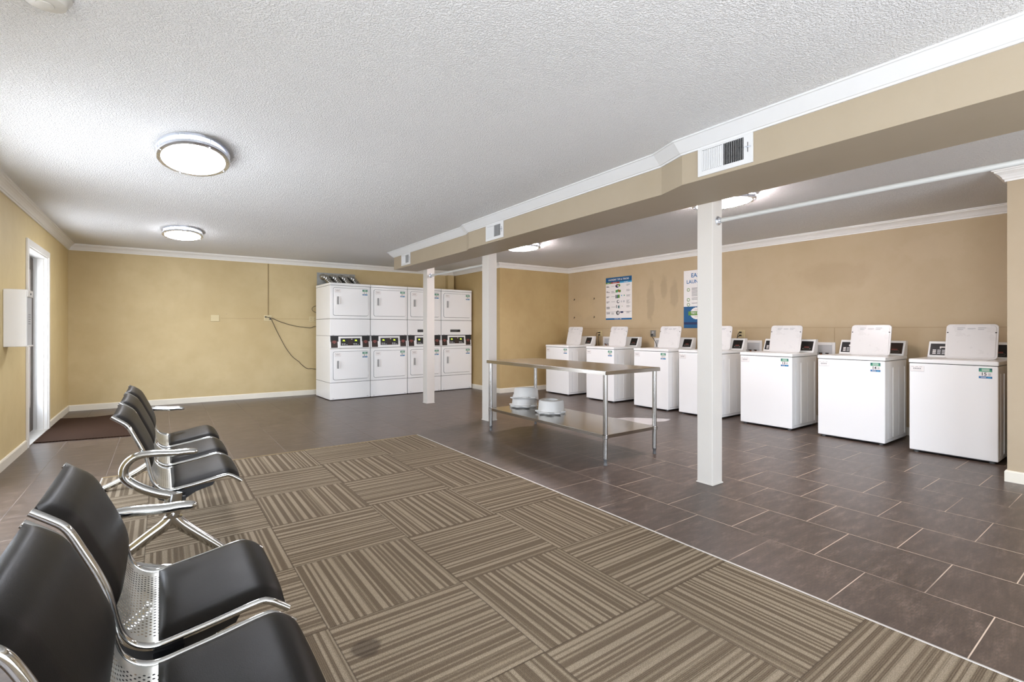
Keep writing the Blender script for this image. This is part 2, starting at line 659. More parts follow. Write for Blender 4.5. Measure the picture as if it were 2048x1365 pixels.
def thing(name, label, cat, loc=(0, 0, 0), rz=0.0, group=None):
    o = bpy.data.objects.new(name, None)
    o.empty_display_size = 0.1
    COL.objects.link(o)
    o.location = loc
    o.rotation_euler = (0, 0, rz)
    return tag(o, label, cat, group)


def tag(o, label, cat, group=None):
    o['label'] = label
    o['category'] = cat
    if group:
        o['group'] = group
    return o


def struct(o):
    o['kind'] = 'structure'
    return o


def plab(o, l):
    o['label'] = l
    return o


def smoothpath(pts, sub=6, closed=False):
    P = [Vector(p) for p in pts]
    n = len(P)
    out = []
    for i in range(n - 1):
        p0, p1, p2, p3 = P[max(i - 1, 0)], P[i], P[i + 1], P[min(i + 2, n - 1)]
        for k in range(sub):
            t = k / sub
            out.append(0.5 * ((2 * p1) + (p2 - p0) * t + (2 * p0 - 5 * p1 + 4 * p2 - p3) * t * t + (3 * p1 - p0 - 3 * p2 + p3) * t ** 3))
    out.append(P[-1])
    return out


def rrect(x0, x1, y0, y1, r, k=5):
    pts = []
    for cx, cy, a0 in ((x1 - r, y1 - r, 0), (x0 + r, y1 - r, 90), (x0 + r, y0 + r, 180), (x1 - r, y0 + r, 270)):
        for i in range(k + 1):
            a = math.radians(a0 + 90 * i / k)
            pts.append((cx + r * math.cos(a), cy + r * math.sin(a)))
    return pts


# plane transforms for writing: text lies in local XY, reads along local X
def T_facing_negX(x, y, z):      # on a face looking to -X, reading toward -Y
    return Matrix.Translation((x, y, z)) @ Matrix(((0, 0, -1, 0), (-1, 0, 0, 0), (0, 1, 0, 0), (0, 0, 0, 1)))


def T_facing_negY(x, y, z):      # on a face looking to -Y, reading toward +X
    return Matrix.Translation((x, y, z)) @ Matrix(((1, 0, 0, 0), (0, 0, -1, 0), (0, 1, 0, 0), (0, 0, 0, 1)))


# ------------------------------------------------------------------ the room shell
CZ = 2.465
poly = [(-1.1, -2.8), (5.43, -2.8), (5.43, 0.82), (6.9, 0.82), (6.9, 7.53), (5.2, 7.58), (5.2, 9.36), (-1.1, 9.60)]
names = ['near', 'pier', 'pier_end', 'right', 'alcove', 'dryer_nook', 'far', 'left']
wmat = ['wall_right', 'pier', 'pier', 'wall_right', 'wall_alcove', 'wall_alcove', 'wall_far', 'wall_left']
TH = 0.14


def seg_T(i):
    a, b = Vector(poly[i]), Vector(poly[(i + 1) % 8])
    d = (b - a)
    L = d.length
    d.normalize()
    nrm = Vector((-d.y, d.x))     # inward
    T = Matrix(((d.x, nrm.x, 0, a.x), (d.y, nrm.y, 0, a.y), (0, 0, 1, 0), (0, 0, 0, 1)))
    return T, L


DOOR = (9.60 - 7.98, 9.60 - 6.90, 0.0, 2.06)     # along the left wall from the far corner
WIN = {'left': [DOOR, (9.60 - 5.2, 9.60 - 3.5, 0.12, 1.95), (9.60 - 0.9, 9.60 + 1.9, 0.12, 2.10)], 'near': [(1.1, 5.1, 0.3, 2.2)]}
for i, nm in enumerate(names):
    T, L = seg_T(i)
    mb = MB()
    ops = sorted(WIN.get(nm, []))
    s0 = -TH if nm in ('left', 'far', 'near', 'right') else 0
    e1 = L + (TH if nm in ('left', 'far', 'near', 'right') else 0)
    if nm == 'alcove':
        e1 = L
    if nm in ('dryer_nook', 'pier_end'):
        s0 = TH
    c = s0
    for a, b, z0, z1 in ops:
        mb.box(c, a, -TH, 0, 0, CZ, wmat[i], T=T)
        if z0 > 0:
            mb.box(a, b, -TH, 0, 0, z0, wmat[i], T=T)
        mb.box(a, b, -TH, 0, z1, CZ, wmat[i], T=T)
        c = b
    mb.box(c, e1, -TH, 0, 0, CZ, wmat[i], T=T)
    struct(mb.make('wall_' + nm))

o = MB().box(-1.3, 7.1, -3.0, 9.85, -0.06, 0.0, 'tiles').make('floor')
struct(o)
struct(MB().box(-1.3, 7.1, -3.0, 9.85, CZ, CZ + 0.08, 'ceiling').make('ceiling'))


def trim_seg(name, path, i, prof, mat, closed=True):
    n = len(path)
    P = [Vector(p) for p in path]

    def nrm(j):
        d = (P[(j + 1) % n] - P[j % n]).normalized()
        return Vector((-d.y, d.x))
    a, b = P[i], P[(i + 1) % n]
    n0, n1, n2 = nrm(i - 1), nrm(i), nrm(i + 1)
    if not closed and i == 0:
        n0 = n1
    if not closed and i == n - 2:
        n2 = n1
    m0 = (n0 + n1) / (1 + n0.dot(n1))
    m1 = (n1 + n2) / (1 + n1.dot(n2))
    vs, k = [], len(prof)
    for p, m in ((a, m0), (b, m1)):
        for d, z in prof:
            q = p + m * d
            vs.append((q.x, q.y, z))
    fs = [[j, (j + 1) % k, k + (j + 1) % k, k + j] for j in range(k)] + [list(range(k))[::-1], [k + j for j in range(k)]]
    bm = bmesh.new()
    V = [bm.verts.new(v) for v in vs]
    for f in fs:
        bm.faces.new([V[x] for x in f])
    return struct(MB().bm(bm, mat).make(name))


crown = [(0.0, CZ - 0.092), (0.012, CZ - 0.092), (0.014, CZ - 0.078), (0.022, CZ - 0.072), (0.026, CZ - 0.060), (0.040, CZ - 0.040), (0.056, CZ - 0.026),
         (0.064, CZ - 0.022), (0.066, CZ - 0.012), (0.078, CZ - 0.010), (0.080, CZ), (0.0, CZ)]
for k, i in enumerate([7, 6, 5, 4, 3, 2, 1]):
    trim_seg('trim_%d' % (k + 1), poly, i, crown, 'trim')
base = [(0.0, 0.0), (0.014, 0.0), (0.014, 0.078), (0.009, 0.088), (0.0, 0.09)]
for i, nm in ((6, 'far'), (5, 'dryer_nook'), (4, 'alcove'), (3, 'right'), (2, 'pier_end'), (1, 'pier')):
    trim_seg('baseboard_' + nm, poly, i, base, 'base')
# left wall baseboard in two runs, either side of the door
for nm, y0, y1 in (('left_far', 9.60 - 0.014, 8.06), ('left', 6.82, -2.8)):
    mb = MB()
    mb.prism([(-1.1 + d, z) for d, z in base], y1, y0, 1, 'base')
    struct(mb.make('baseboard_' + nm))

# the boxed duct beam, jogged in plan, and its flat white crown
lp = [(2.86, -2.8), (2.86, 1.99), (2.945, 2.22), (3.02, 5.07), (3.068, 5.2), (3.09, 7.56)]
rp = [(3.5, 7.56), (3.47, 5.4), (3.43, 2.3), (3.42, -2.8)]
struct(MB().prism(lp + rp, 2.18, CZ, 2, 'beam').make('wall_soffit'))
bc = [(0.0, CZ - 0.088), (0.010, CZ - 0.088), (0.013, CZ - 0.078), (0.020, CZ - 0.076), (0.075, CZ - 0.012), (0.082, CZ - 0.010), (0.082, CZ), (0.0, CZ)]
# path runs far->near along the -X face; outward (toward -X) must be on its left: near->far has left = -X
pp = lp + [(3.5, 7.56)]
mb = MB()
for i in range(len(pp) - 1):
    P = [Vector(p) for p in pp]

    def nr(j):
        d = (P[j + 1] - P[j]).normalized()
        return Vector((-d.y, d.x))
    n1 = nr(i)
    n0 = nr(i - 1) if i else n1
    n2 = nr(i + 1) if i < len(pp) - 2 else n1
    vs = []
    for p, m in ((P[i], (n0 + n1) / (1 + n0.dot(n1))), (P[i + 1], (n1 + n2) / (1 + n1.dot(n2)))):
        for d, z in bc:
            q = p + m * d
            vs.append((q.x, q.y, z))
    k = len(bc)
    mb.add(vs, [[j, k + j, k + (j + 1) % k, (j + 1) % k] for j in range(k)] + [list(range(k)), [k + j for j in range(k)][::-1]], 'trim2')
struct(mb.make('trim_8'))

# door in the left wall: casing, jamb, recessed slab with glass
mb = MB()
cx = -1.1
prof = [(0, 0.0), (0.012, 0.0), (0.018, 0.02), (0.018, 0.055), (0.022, 0.07), (0.0, 0.07)]
mb.box(cx, cx + 0.018, 7.98, 8.05, 0, 2.13, 'trim', bev=0.004)
mb.box(cx, cx + 0.018, 6.83, 6.90, 0, 2.13, 'trim', bev=0.004)
mb.box(cx, cx + 0.018, 6.901, 7.979, 2.06, 2.13, 'trim', bev=0.004)
mb.box(cx - 0.16, cx + 0.004, 7.965, 7.98, 0, 2.06, 'trim')
mb.box(cx - 0.16, cx + 0.004, 6.90, 6.915, 0, 2.06, 'trim')
mb.box(cx - 0.16, cx + 0.004, 6.915, 7.965, 2.045, 2.06, 'trim')
mb.box(cx - 0.085, cx - 0.03, 7.945, 7.965, 0, 2.045, 'trim', bev=0.003)
dr = struct(mb.make('door_1'))
mb = MB()
for a in ((6.917, 7.04, 0.02, 2.04), (7.82, 7.963, 0.02, 2.04), (7.04, 7.82, 0.02, 0.30), (7.04, 7.82, 1.90, 2.04)):
    mb.box(cx - 0.16, cx - 0.12, a[0], a[1], a[2], a[3], 'door')
mb.make('door_slab', dr)
MB().box(cx - 0.143, cx - 0.137, 7.04, 7.82, 0.30, 1.90, 'glass').make('door_pane', dr)
MB().box(cx - 0.16, cx + 0.012, 6.90, 7.98, 0.0, 0.014, 'sill', bev=0.003).make('threshold', dr)


# windows out of the picture that let the daylight in
def window(name, axis, plane, a0, a1, z0, z1, bars):
    mb = MB()
    def B(u0, u1, w0, w1, t0, t1, m):
        if axis == 'x':
            mb.box(t0, t1, u0, u1, w0, w1, m)
        else:
            mb.box(u0, u1, t0, t1, w0, w1, m)
    t0, t1 = plane - 0.10, plane - 0.04
    B(a0, a0 + 0.05, z0, z1, t0, t1, 'trim')
    B(a1 - 0.05, a1, z0, z1, t0, t1, 'trim')
    B(a0 + 0.05, a1 - 0.05, z0, z0 + 0.05, t0, t1, 'trim')
    B(a0 + 0.05, a1 - 0.05, z1 - 0.05, z1, t0, t1, 'trim')
    for k in range(1, bars):
        u = a0 + (a1 - a0) * k / bars
        B(u - 0.025, u + 0.025, z0 + 0.05, z1 - 0.05, t0, t1, 'trim')
    w = struct(mb.make(name))
    g = MB()
    if axis == 'x':
        g.box(plane - 0.073, plane - 0.067, a0 + 0.05, a1 - 0.05, z0 + 0.05, z1 - 0.05, 'glass')
    else:
        g.box(a0 + 0.05, a1 - 0.05, plane - 0.073, plane - 0.067, z0 + 0.05, z1 - 0.05, 'glass')
    g.make('pane', w)


window('window_1', 'x', -1.1, 3.5, 5.2, 0.12, 1.95, 2)
window('window_2', 'x', -1.1, -1.9, 0.9, 0.12, 2.10, 2)
window('window_3', 'y', -2.8, 0.0, 4.0, 0.3, 2.2, 3)
portal((-1.22, 4.35, 1.035), (0, -math.pi / 2, 0), 1.83, 1.7)
portal((-1.22, -0.5, 1.11), (0, -math.pi / 2, 0), 1.98, 2.8)
portal((2.0, -2.92, 1.25), (math.pi / 2, 0, 0), 4.0, 1.9)
portal((-1.27, 7.43, 1.1), (0, -math.pi / 2, 0), 1.6, 0.78)

# wall seams: plank joint lines
M['seam'] = simple('paint_seam', srgb(140, 118, 78), 0.7)
mb = MB()
mb.box(6.8985, 6.9005, 0.83, 7.52, 1.2255, 1.2285, 'seam')
mb.box(6.8985, 6.9005, 2.586, 2.589, 0.09, 1.2255, 'seam')
struct(mb.make('trim_9'))
T6, L6 = seg_T(6)


def far_s(X):      # distance along the far wall for a given X
    return (5.2 - X) / (5.2 + 1.1) * L6


mb = MB()
mb.box(far_s(2.3), far_s(0.82), -0.0005, 0.0015, 1.394, 1.397, 'seam', T=T6)
struct(mb.make('trim_10'))

# three posts
posts = [((3.43, 3.565), (2.12, 2.25), 'white boxed post nearest the camera, holding the long curtain rod'),
         ((3.475, 3.61), (5.335, 5.485), 'white post just behind the far end of the steel table'),
         ((3.505, 3.64), (7.20, 7.345), 'farthest white post, standing in front of the third dryer stack')]
for (x0, x1), (y0, y1), lab in posts:
    t = thing('support_post', lab, 'post', ((x0 + x1) / 2, (y0 + y1) / 2, 0), group='white posts along the beam')
    dx, dy = (x1 - x0) / 2, (y1 - y0) / 2
    mb = MB()
    mb.box(-dx, dx, -dy, dy, 0.0, CZ - 0.001, 'post', bev=0.004)
    mb.make('shaft', t)
    MB().box(-dx - 0.006, dx + 0.006, -dy - 0.006, dy + 0.006, 0.001, 0.010, 'post', bev=0.002).make('base_caulk', t)

# rods
t = thing('curtain_rod', 'long white rod running from the nearest post toward the camera under the ceiling', 'rod', (3.505, 2.12, 2.045))
MB().tube([(0, -0.006, 0), (0, -4.9, 0)], 0.0165, 'rod', 16).make('pole', t)
MB().lathe([(0.0, 0.0), (0.034, 0.0), (0.034, 0.006), (0.022, 0.012), (0.021, 0.03), (0.0, 0.03)], 'nickel', 24, T=Matrix.Rotation(math.pi / 2, 4, 'X')).make('flange', t)
t = thing('curtain_rod', 'short white rod bridging the two farthest posts', 'rod', (3.575, 7.20, 2.085))
MB().tube([(0, -0.006, 0), (0, -1.70, 0)], 0.0165, 'rod', 16).make('pole', t)
MB().lathe([(0.0, 0.0), (0.034, 0.0), (0.034, 0.006), (0.022, 0.012), (0.021, 0.03), (0.0, 0.03)], 'nickel', 24, T=Matrix.Rotation(math.pi / 2, 4, 'X')).make('flange', t)

# ------------------------------------------------------------------ carpet and strip
o = MB().box(-0.374, 2.360, -2.7, 5.10, 0.0004, 0.0065, 'carpet', bev=0.002).make('carpet')
tag(o, 'brown striped carpet tiles laid in a basket pattern under the black seats', 'carpet')
mb = MB()
mb.box(2.3605, 2.3715, -2.7, 5.115, 0.0004, 0.008, 'sill', bev=0.002)
tag(mb.make('edge_strip'), 'pale metal strip along the straight right edge of the striped carpet', 'strip')
mb = MB()
mb.box(-0.384, 2.360, 5.1005, 5.113, 0.0004, 0.008, 'seam', bev=0.002)
tag(mb.make('edge_strip'), 'thin tan strip closing the far edge of the striped carpet', 'strip')
mb = MB()
mb.box(-0.384, -0.3745, -2.7, 5.10, 0.0004, 0.008, 'sill', bev=0.002)
tag(mb.make('edge_strip'), 'thin pale strip on the carpet edge behind the black seats', 'strip')

# door mat with a wavy far edge
pts = [(-1.085, 7.10), (-0.10, 6.93), (-0.12, 7.6), (-0.08, 8.2), (-0.12, 8.78)]
for k in range(9):
    u = k / 8
    pts.append((-0.12 - 0.965 * u, 8.80 + 0.06 * math.sin(u * 7) - 0.02 * u))
o = MB().prism(pts, 0.001, 0.011, 2, 'mat').make('doormat')
tag(o, 'dark brown ribbed doormat in front of the door at the left', 'mat')

# reflection of the white washers, painted as a pale glossy patch
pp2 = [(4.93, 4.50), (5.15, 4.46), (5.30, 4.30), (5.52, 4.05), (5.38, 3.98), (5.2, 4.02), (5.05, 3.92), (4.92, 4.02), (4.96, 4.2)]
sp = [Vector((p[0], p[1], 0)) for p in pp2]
o = MB().prism([(p.x, p.y) for p in smoothpath(sp + [sp[0]], 3)[:-1]], 0.0008, 0.0022, 2, 'reflection').make('painted_reflection')
tag(o, 'pale painted reflection of the white washers on the tiles beside the table', 'painted_reflection')


# ------------------------------------------------------------------ numbered sticker (one mesh)
def sticker(num, T, w=0.088, h=0.092):
    """local XY plane, z toward viewer"""
    mb = MB()
    def R(x0, x1, y0, y1, m, z=0.0006):
        mb.add([(x0, y0, z), (x1, y0, z), (x1, y1, z), (x0, y1, z)], [[0, 1, 2, 3]], m, T=T)
    hw, hh = w / 2, h / 2
    mb.box(-hw, hw, -hh, hh, 0, 0.0005, 'paper', T=T)
    R(-hw, hw, hh - 0.36 * h, hh, 'green', 0.0008)
    mb.add([(-hw, hh, 0.0010), (-hw, hh - 0.3 * h, 0.0010), (-hw + 0.25 * w, hh, 0.0010)], [[0, 1, 2]], 'teal', T=T)
    mb.add([(hw, hh, 0.0010), (hw - 0.25 * w, hh, 0.0010), (hw, hh - 0.3 * h, 0.0010)], [[0, 1, 2]], 'teal', T=T)
    for k in range(2):
        R(-hw * 0.55, hw * 0.6, hh - (0.10 + 0.12 * k) * h - 0.05 * h, hh - (0.10 + 0.12 * k) * h, 'paper', 0.0012)
    R(-hw, hw, -hh, -hh + 0.2 * h, 'blue', 0.0008)
    R(-hw * 0.7, hw * 0.1, -hh + 0.075 * h, -hh + 0.115 * h, 'paper', 0.0012)
    R(hw * 0.3, hw * 0.8, -hh + 0.05 * h, -hh + 0.14 * h, 'sky', 0.0012)
    mb.text(num, 0.44 * h, 'ink', T @ Matrix.Translation((-w * 0.12, -0.09 * h, 0.0012)))
    for k in range(4):
        R(w * 0.20, w * 0.40, -0.20 * h + k * 0.06 * h, -0.175 * h + k * 0.06 * h, 'grayline', 0.0012)
    return mb


def nameplate(T, w=0.105, h=0.056):
    mb = MB()
    mb.box(-w / 2, w / 2, -h / 2, h / 2, 0, 0.0006, 'paper', T=T)
    def R(x0, x1, y0, y1, m):
        mb.add([(x0, y0, 0.001), (x1, y0, 0.001), (x1, y1, 0.001), (x0, y1, 0.001)], [[0, 1, 2, 3]], m, T=T)
    t = 0.0016
    R(-w / 2, w / 2, -h / 2, -h / 2 + t, 'grayline')
    R(w / 2 - t, w / 2, -h / 2, h / 2, 'lightgray')
    R(-w / 2, -w / 2 + t, -h / 2, h / 2, 'lightgray')
    for k in range(3):
        R(-w * 0.45 + k * w * 0.3, -w * 0.25 + k * w * 0.3, h * 0.33, h * 0.37, 'grayline')
    for k in range(5):
        R(-w * 0.30 + k * w * 0.12, -w * 0.22 + k * w * 0.12, -h * 0.05, h * 0.12, 'grayline')
    R(-w * 0.30, w * 0.30, -h * 0.26, -h * 0.22, 'lightgray')
    return mb


# ------------------------------------------------------------------ washers
def make_washer(loc, num, label, seg):
    """loc = front far corner on the floor; body runs +X (depth) and -Y (width)"""
    W_, D_ = 0.64, 0.67
    t = thing('top_load_washer', label, 'washing machine', loc, 0, 'white coin washers along the right wall')
    mb = MB()
    mb.box(0.006, D_, -W_ + 0.004, -0.004, 0.022, 0.872, 'white', bev=0.008)
    # pressed ribs on both side panels
    for y in (-W_ + 0.004, -0.004):
        s = -1 if y < -0.3 else 1
        for x in (0.235, 0.60):
            mb.box(x, x + 0.008, min(y, y + s * 0.004), max(y, y + s * 0.004), 0.07, 0.80, 'white')
        mb.box(0.10, 0.104, min(y, y + s * 0.002), max(y, y + s * 0.002), 0.07, 0.80, 'lightgray')
        mb.box(0.42, 0.424, min(y, y + s * 0.002), max(y, y + s * 0.002), 0.07, 0.80, 'lightgray')
        mb.box(0.05, 0.62, min(y, y + s * 0.0025), max(y, y + s * 0.0025), 0.052, 0.058, 'lightgray')
    mb.make('cabinet', t)
    for x in (0.05, D_ - 0.06):
        for y in (-0.05, -W_ + 0.05):
            plab(MB().tube([(x, y, 0.0), (x, y, 0.013)], 0.02, 'rubber', 10).make('foot', t), 'dark levelling foot')
    MB().box(0.03, D_ - 0.02, -W_ + 0.03, -0.03, 0.012, 0.022, 'groove').make('bottom_pan', t)
    mb = MB()
    mb.box(0.0, D_ + 0.01, -W_, 0.0, 0.876, 0.915, 'white', bev=0.009, seg=3)
    mb.box(0.01, D_, -W_ + 0.01, -0.01, 0.872, 0.8765, 'groove')
    mb.box(0.08, 0.46, -W_ + 0.10, -0.16, 0.9148, 0.9165, 'white2', bev=0.0005)
    mb.make('deck', t)
    # raised lid, leaning back; hinge at x = .40
    lean = math.radians(13)
    TL = Matrix.Translation((0.345, -0.385, 0.912)) @ Matrix.Rotation(lean, 4, 'Y')
    mb = MB()
    pts = rrect(-0.19, 0.19, 0.004, 0.352, 0.035)
    mb.prism(pts, 0.0, 0.014, 0, 'lidwhite', bev=0.004, T=TL, smooth=True)
    pin = rrect(-0.174, 0.174, 0.016, 0.338, 0.03)
    mb.prism(pin, -0.004, 0.0, 0, 'lidwhite', bev=0.002, T=TL, smooth=True)
    lid = mb.make('lid', t)
    for y in (-0.172, 0.176):
        plab(MB().box(-0.007, 0.002, y - 0.006, y + 0.006, 0.262, 0.272, 'black', bev=0.002, T=TL).make('bumper', lid), 'black rubber bumper')
    mb = MB()
    for k in range(3):
        y0 = 0.105 - k * 0.075
        for q in range(3):
            yy = 0.058 if q < 2 else 0.044
            z = 0.312 - q * 0.0085
            mb.add([(-0.0047, y0, z), (-0.0047, y0 - yy, z), (-0.0047, y0 - yy, z + 0.0035), (-0.0047, y0, z + 0.0035)], [[0, 1, 2, 3]], 'lightgray' if (k + q) % 2 else 'grayline', T=TL)
    plab(mb.make('instruction_print', lid), 'grey printed instruction lines')
    # control console with slanted face
    mb = MB()
    prof = [(0.575, 0.915), (0.70, 0.915), (0.715, 1.068), (0.71, 1.078), (0.652, 1.078), (0.643, 1.072)]
    mb.prism(prof, -W_ + 0.006, -0.006, 1, 'white', bev=0.003)
    con = mb.make('console', t)
    p0, p1 = Vector((0.575, 0, 0.915)), Vector((0.643, 0, 1.072))
    up = (p1 - p0).normalized()
    nn = Vector((-up.z, 0, up.x))
    TC = Matrix(((0, up.x, nn.x, p0.x), (-1, 0, 0, 0), (0, up.z, nn.z, p0.z), (0, 0, 0, 1)))
    def panel(a0, a1, face, kind):
        m2 = MB()
        h0, h1 = 0.010, 0.160
        for (x0, x1, y0, y1) in ((a0 - 0.012, a0, h0, h1), (a1, a1 + 0.012, h0, h1), (a0, a1, h0, h0 + 0.01), (a0, a1, h1 - 0.01, h1)):
            m2.box(x0, x1, y0, y1, 0.0, 0.004, 'white', T=TC)
        m2.box(a0, a1, h0 + 0.01, h1 - 0.01, 0.0005, 0.002, face, T=TC)
        if kind == 'keys':
            for r in range(3):
                for c in range(3):
                    m2.box(a0 + 0.022 + c * 0.038, a0 + 0.050 + c * 0.038, 0.035 + r * 0.018, 0.046 + r * 0.018, 0.002, 0.0035, 'paper' if c == 0 else 'lightgray', bev=0.001, T=TC)
            m2.box(a1 - 0.066, a1 - 0.02, 0.105, 0.118, 0.002, 0.004, 'paper', bev=0.002, T=TC)
            m2.box(a1 - 0.066, a1 - 0.055, 0.095, 0.105, 0.002, 0.004, 'paper', bev=0.002, T=TC)
            return m2.make('keypad', con)
        m2.sweep([TC @ Vector((x, y, 0.0035)) for x, y in rrect(a0 + 0.028, a1 - 0.028, 0.040, 0.056, 0.007)], [(0.002 * math.cos(a), 0.002 * math.sin(a)) for a in (0, 1.57, 3.14, 4.71)], 'chrome', closed=True)
        m2.box(a0 + 0.036, a1 - 0.036, 0.045, 0.051, 0.002, 0.003, 'black', T=TC)
        m2.box(a0 + 0.044, a1 - 0.044, 0.064, 0.068, 0.002, 0.003, 'red', T=TC)
        m2.box(a0 + 0.044, a1 - 0.044, 0.072, 0.075, 0.002, 0.003, 'red', T=TC)
        return m2.make('coin_slot_panel', con)
    panel(0.022, 0.165, 'black', 'keys')
    panel(W_ - 0.165, W_ - 0.022, 'brown' if num == '14' else 'black', 'coin')  # the one brown face is a reflection put into the panel colour
    plab(sticker(num, T_facing_negX(0.0058, -0.553, 0.808)).make('number_sticker', t), 'green and blue sticker with the number %s' % num)
    plab(nameplate(T_facing_negX(0.0058, -0.068, 0.820)).make('maker_plate', t), 'small white plate with grey print')
    return t


wash = [((5.98, 7.17), '9', 'coin washer number 9, farthest from the camera in the corner'),
        ((6.00, 6.10), '10', 'coin washer number 10, between washers 9 and 11 behind the table'),
        ((6.01, 5.06), '11', 'coin washer number 11, below the outlet with a dangling cord'),
        ((6.03, 4.26), '12', 'coin washer partly hidden behind the nearest white post'),
        ((6.05, 3.355), '13', 'coin washer number 13, just right of the nearest white post'),
        ((6.04, 2.44), '14', 'coin washer number 14 with its coin panel painted brown for a reflection'),
        ((6.00, 1.598), '15', 'coin washer number 15, nearest the camera beside the beige wall end')]
for i, ((x, y), num, lab) in enumerate(wash):
    make_washer((x, y, 0), num, lab, i)


# ------------------------------------------------------------------ dryers
def make_dryer(loc, rz, n1, n2, label, plate):
    Wd, D_, Ht = 0.706, 0.80, 2.0
    t = thing('stacked_dryer', label, 'dryer', loc, rz, 'stacked white dryers on the far wall')
    mb = MB()
    mb.box(0.003, Wd - 0.003, 0.006, D_, 0.012, 0.294, 'white', bev=0.004)
    mb.box(0.003, Wd - 0.003, 0.004, D_, 0.300, 0.876, 'white', bev=0.004)
    mb.box(0.003, Wd - 0.003, 0.035, D_, 0.876, 1.094, 'white')
    mb.box(0.003, Wd - 0.003, 0.004, D_, 1.098, 1.383, 'white', bev=0.004)
    mb.box(0.003, Wd - 0.003, 0.004, D_, 1.389, 1.955, 'white', bev=0.004)
    mb.box(0.0, Wd, 0.0, D_, 1.960, Ht, 'white', bev=0.007, seg=3)
    mb.box(0.012, Wd - 0.012, 0.012, D_ - 0.01, 0.29, 1.96, 'groove')
    mb.box(0.02, Wd - 0.02, 0.03, D_ - 0.02, 0.0, 0.012, 'groove')
    for z in (1.106, 0.03):
        for x in (0.04, 0.64):
            mb.box(x, x + 0.03, 0.002, 0.005, z, z + 0.004, 'grayline')
    mb.make('cabinet', t)
    for z0, z1, num in ((1.445, 1.915, n1), (0.350, 0.825, n2)):
        mb = MB()
        out = rrect(0.055, 0.662, z0, z1, 0.03, 6)
        mb.prism(rrect(0.0505, 0.6665, z0 - 0.0045, z1 + 0.0045, 0.034, 6), 0.0015, 0.0036, 1, 'shadowgap')  # grey rim painted in for the shadow line around the door
        mb.prism(out, -0.012, 0.003, 1, 'white', bev=0.005, smooth=True)
        for hz in (z0 + 0.06, z1 - 0.11):
            mb.box(0.655, 0.668, -0.013, 0.003, hz, hz + 0.05, 'white', bev=0.003)
        d = mb.make('loading_door', t)
        zc = z0 + 0.255
        mb = MB()
        mb.box(0.100, 0.112, -0.022, -0.011, zc - 0.07, zc + 0.07, 'white2', bev=0.004)
        mb.prism(rrect(0.116, 0.150, zc - 0.068, zc + 0.068, 0.014), -0.0135, -0.0115, 1, 'scoop')
        mb.box(0.148, 0.166, -0.032, -0.011, zc - 0.066, zc + 0.066, 'white2', bev=0.006)
        plab(mb.make('door_pull', d), 'white moulded pull')
        plab(sticker(num, T_facing_negY(0.600, -0.0125, z1 - 0.062), 0.088, 0.098).make('number_sticker', d), 'green and blue sticker with the number %s' % num)
        nameplate(T_facing_negY(0.128, -0.0125, z1 - 0.05), 0.10, 0.055).make('maker_plate', d)
    # control band, its face leaning back
    TP = Matrix.Translation((0, 0.0, 0.882)) @ Matrix.Rotation(math.radians(-4), 4, 'X')
    mb = MB()
    mb.box(0.004, 0.700, 0.004, 0.05, 0.0, 0.210, 'white', bev=0.004, T=TP)
    mb.box(0.145, 0.555, -0.004, 0.004, 0.006, 0.204, 'white', bev=0.004, T=TP)
    cp = mb.make('control_band', t)
    for x0 in (0.020, 0.566):
        mb = MB()
        mb.prism([(x0, 0.012), (x0 + 0.112, 0.012), (x0 + 0.106, 0.200), (x0 - 0.002, 0.200)], 0.0025, 0.0042, 1, 'brown', T=TP)
        cxp = x0 + 0.055
        for q, wq in enumerate((0.022, 0.034, 0.038)):
            mb.box(cxp - wq, cxp + wq, 0.001, 0.0028, 0.125 - q * 0.012, 0.131 - q * 0.012, 'red', T=TP)
        mb.add([(cxp - 0.02, 0.001, 0.094), (cxp + 0.02, 0.001, 0.094), (cxp, 0.001, 0.080)], [[0, 1, 2]], 'red', T=TP)
        plab(mb.make('coin_panel', cp), 'dark brown panel with red print')
    mb = MB()
    mb.box(0.180, 0.522, -0.006, -0.0035, 0.045, 0.172, 'groove', T=TP)
    mb.box(0.306, 0.390, -0.0075, -0.005, 0.046, 0.171, 'brown', T=TP)
    for x0 in (0.200, 0.400):
        for k in range(3):
            mb.box(x0 + k * 0.036, x0 + 0.025 + k * 0.036, -0.0075, -0.005, 0.056, 0.064, 'lightgray', T=TP)
            if k < 2:
                mb.box(x0 + k * 0.036, x0 + 0.025 + k * 0.036, -0.0075, -0.005, 0.072, 0.082, 'lightgray', T=TP)
    mb.box(0.362, 0.382, -0.0085, -0.006, 0.148, 0.160, 'paper', bev=0.002, T=TP)
    disp = mb.make('display', cp)
    for x0 in (0.235, 0.445):
        plab(MB().text('FR', 0.036, 'digits', TP @ T_facing_negY(x0, -0.0079, 0.130)).make('lit_digits', cp), 'glowing yellow-green digits')
    if plate:
        mb = MB()
        mb.box(0.20, 0.43, 0.001, 0.0045, 1.155, 1.205, 'black')
        for k in range(3):
            mb.box(0.21, 0.34 + 0.02 * k, 0.0003, 0.0015, 1.165 + k * 0.012, 1.169 + k * 0.012, 'grayline')
        plab(mb.make('rating_plate', t), 'small black rating plate')
    return t


rzd = math.atan2(8.535 - 8.43, 5.169 - 2.309)
dd = [('1', '2', 'stacked dryers numbered 1 and 2, the leftmost stack under the foil ducts', False),
      ('3', '4', 'stacked dryers numbered 3 and 4, second stack from the left', False),
      ('5', '6', 'dryer stack partly hidden behind the farthest white post', True),
      ('7', '8', 'rightmost dryer stack with a black plate, beside the corner', True)]
for k, (a, b, lab, pl) in enumerate(dd):
    s = 0.7135 * k
    make_dryer((2.313 + s * math.cos(rzd), 8.43 + s * math.sin(rzd), 0), rzd, a, b, lab, pl)

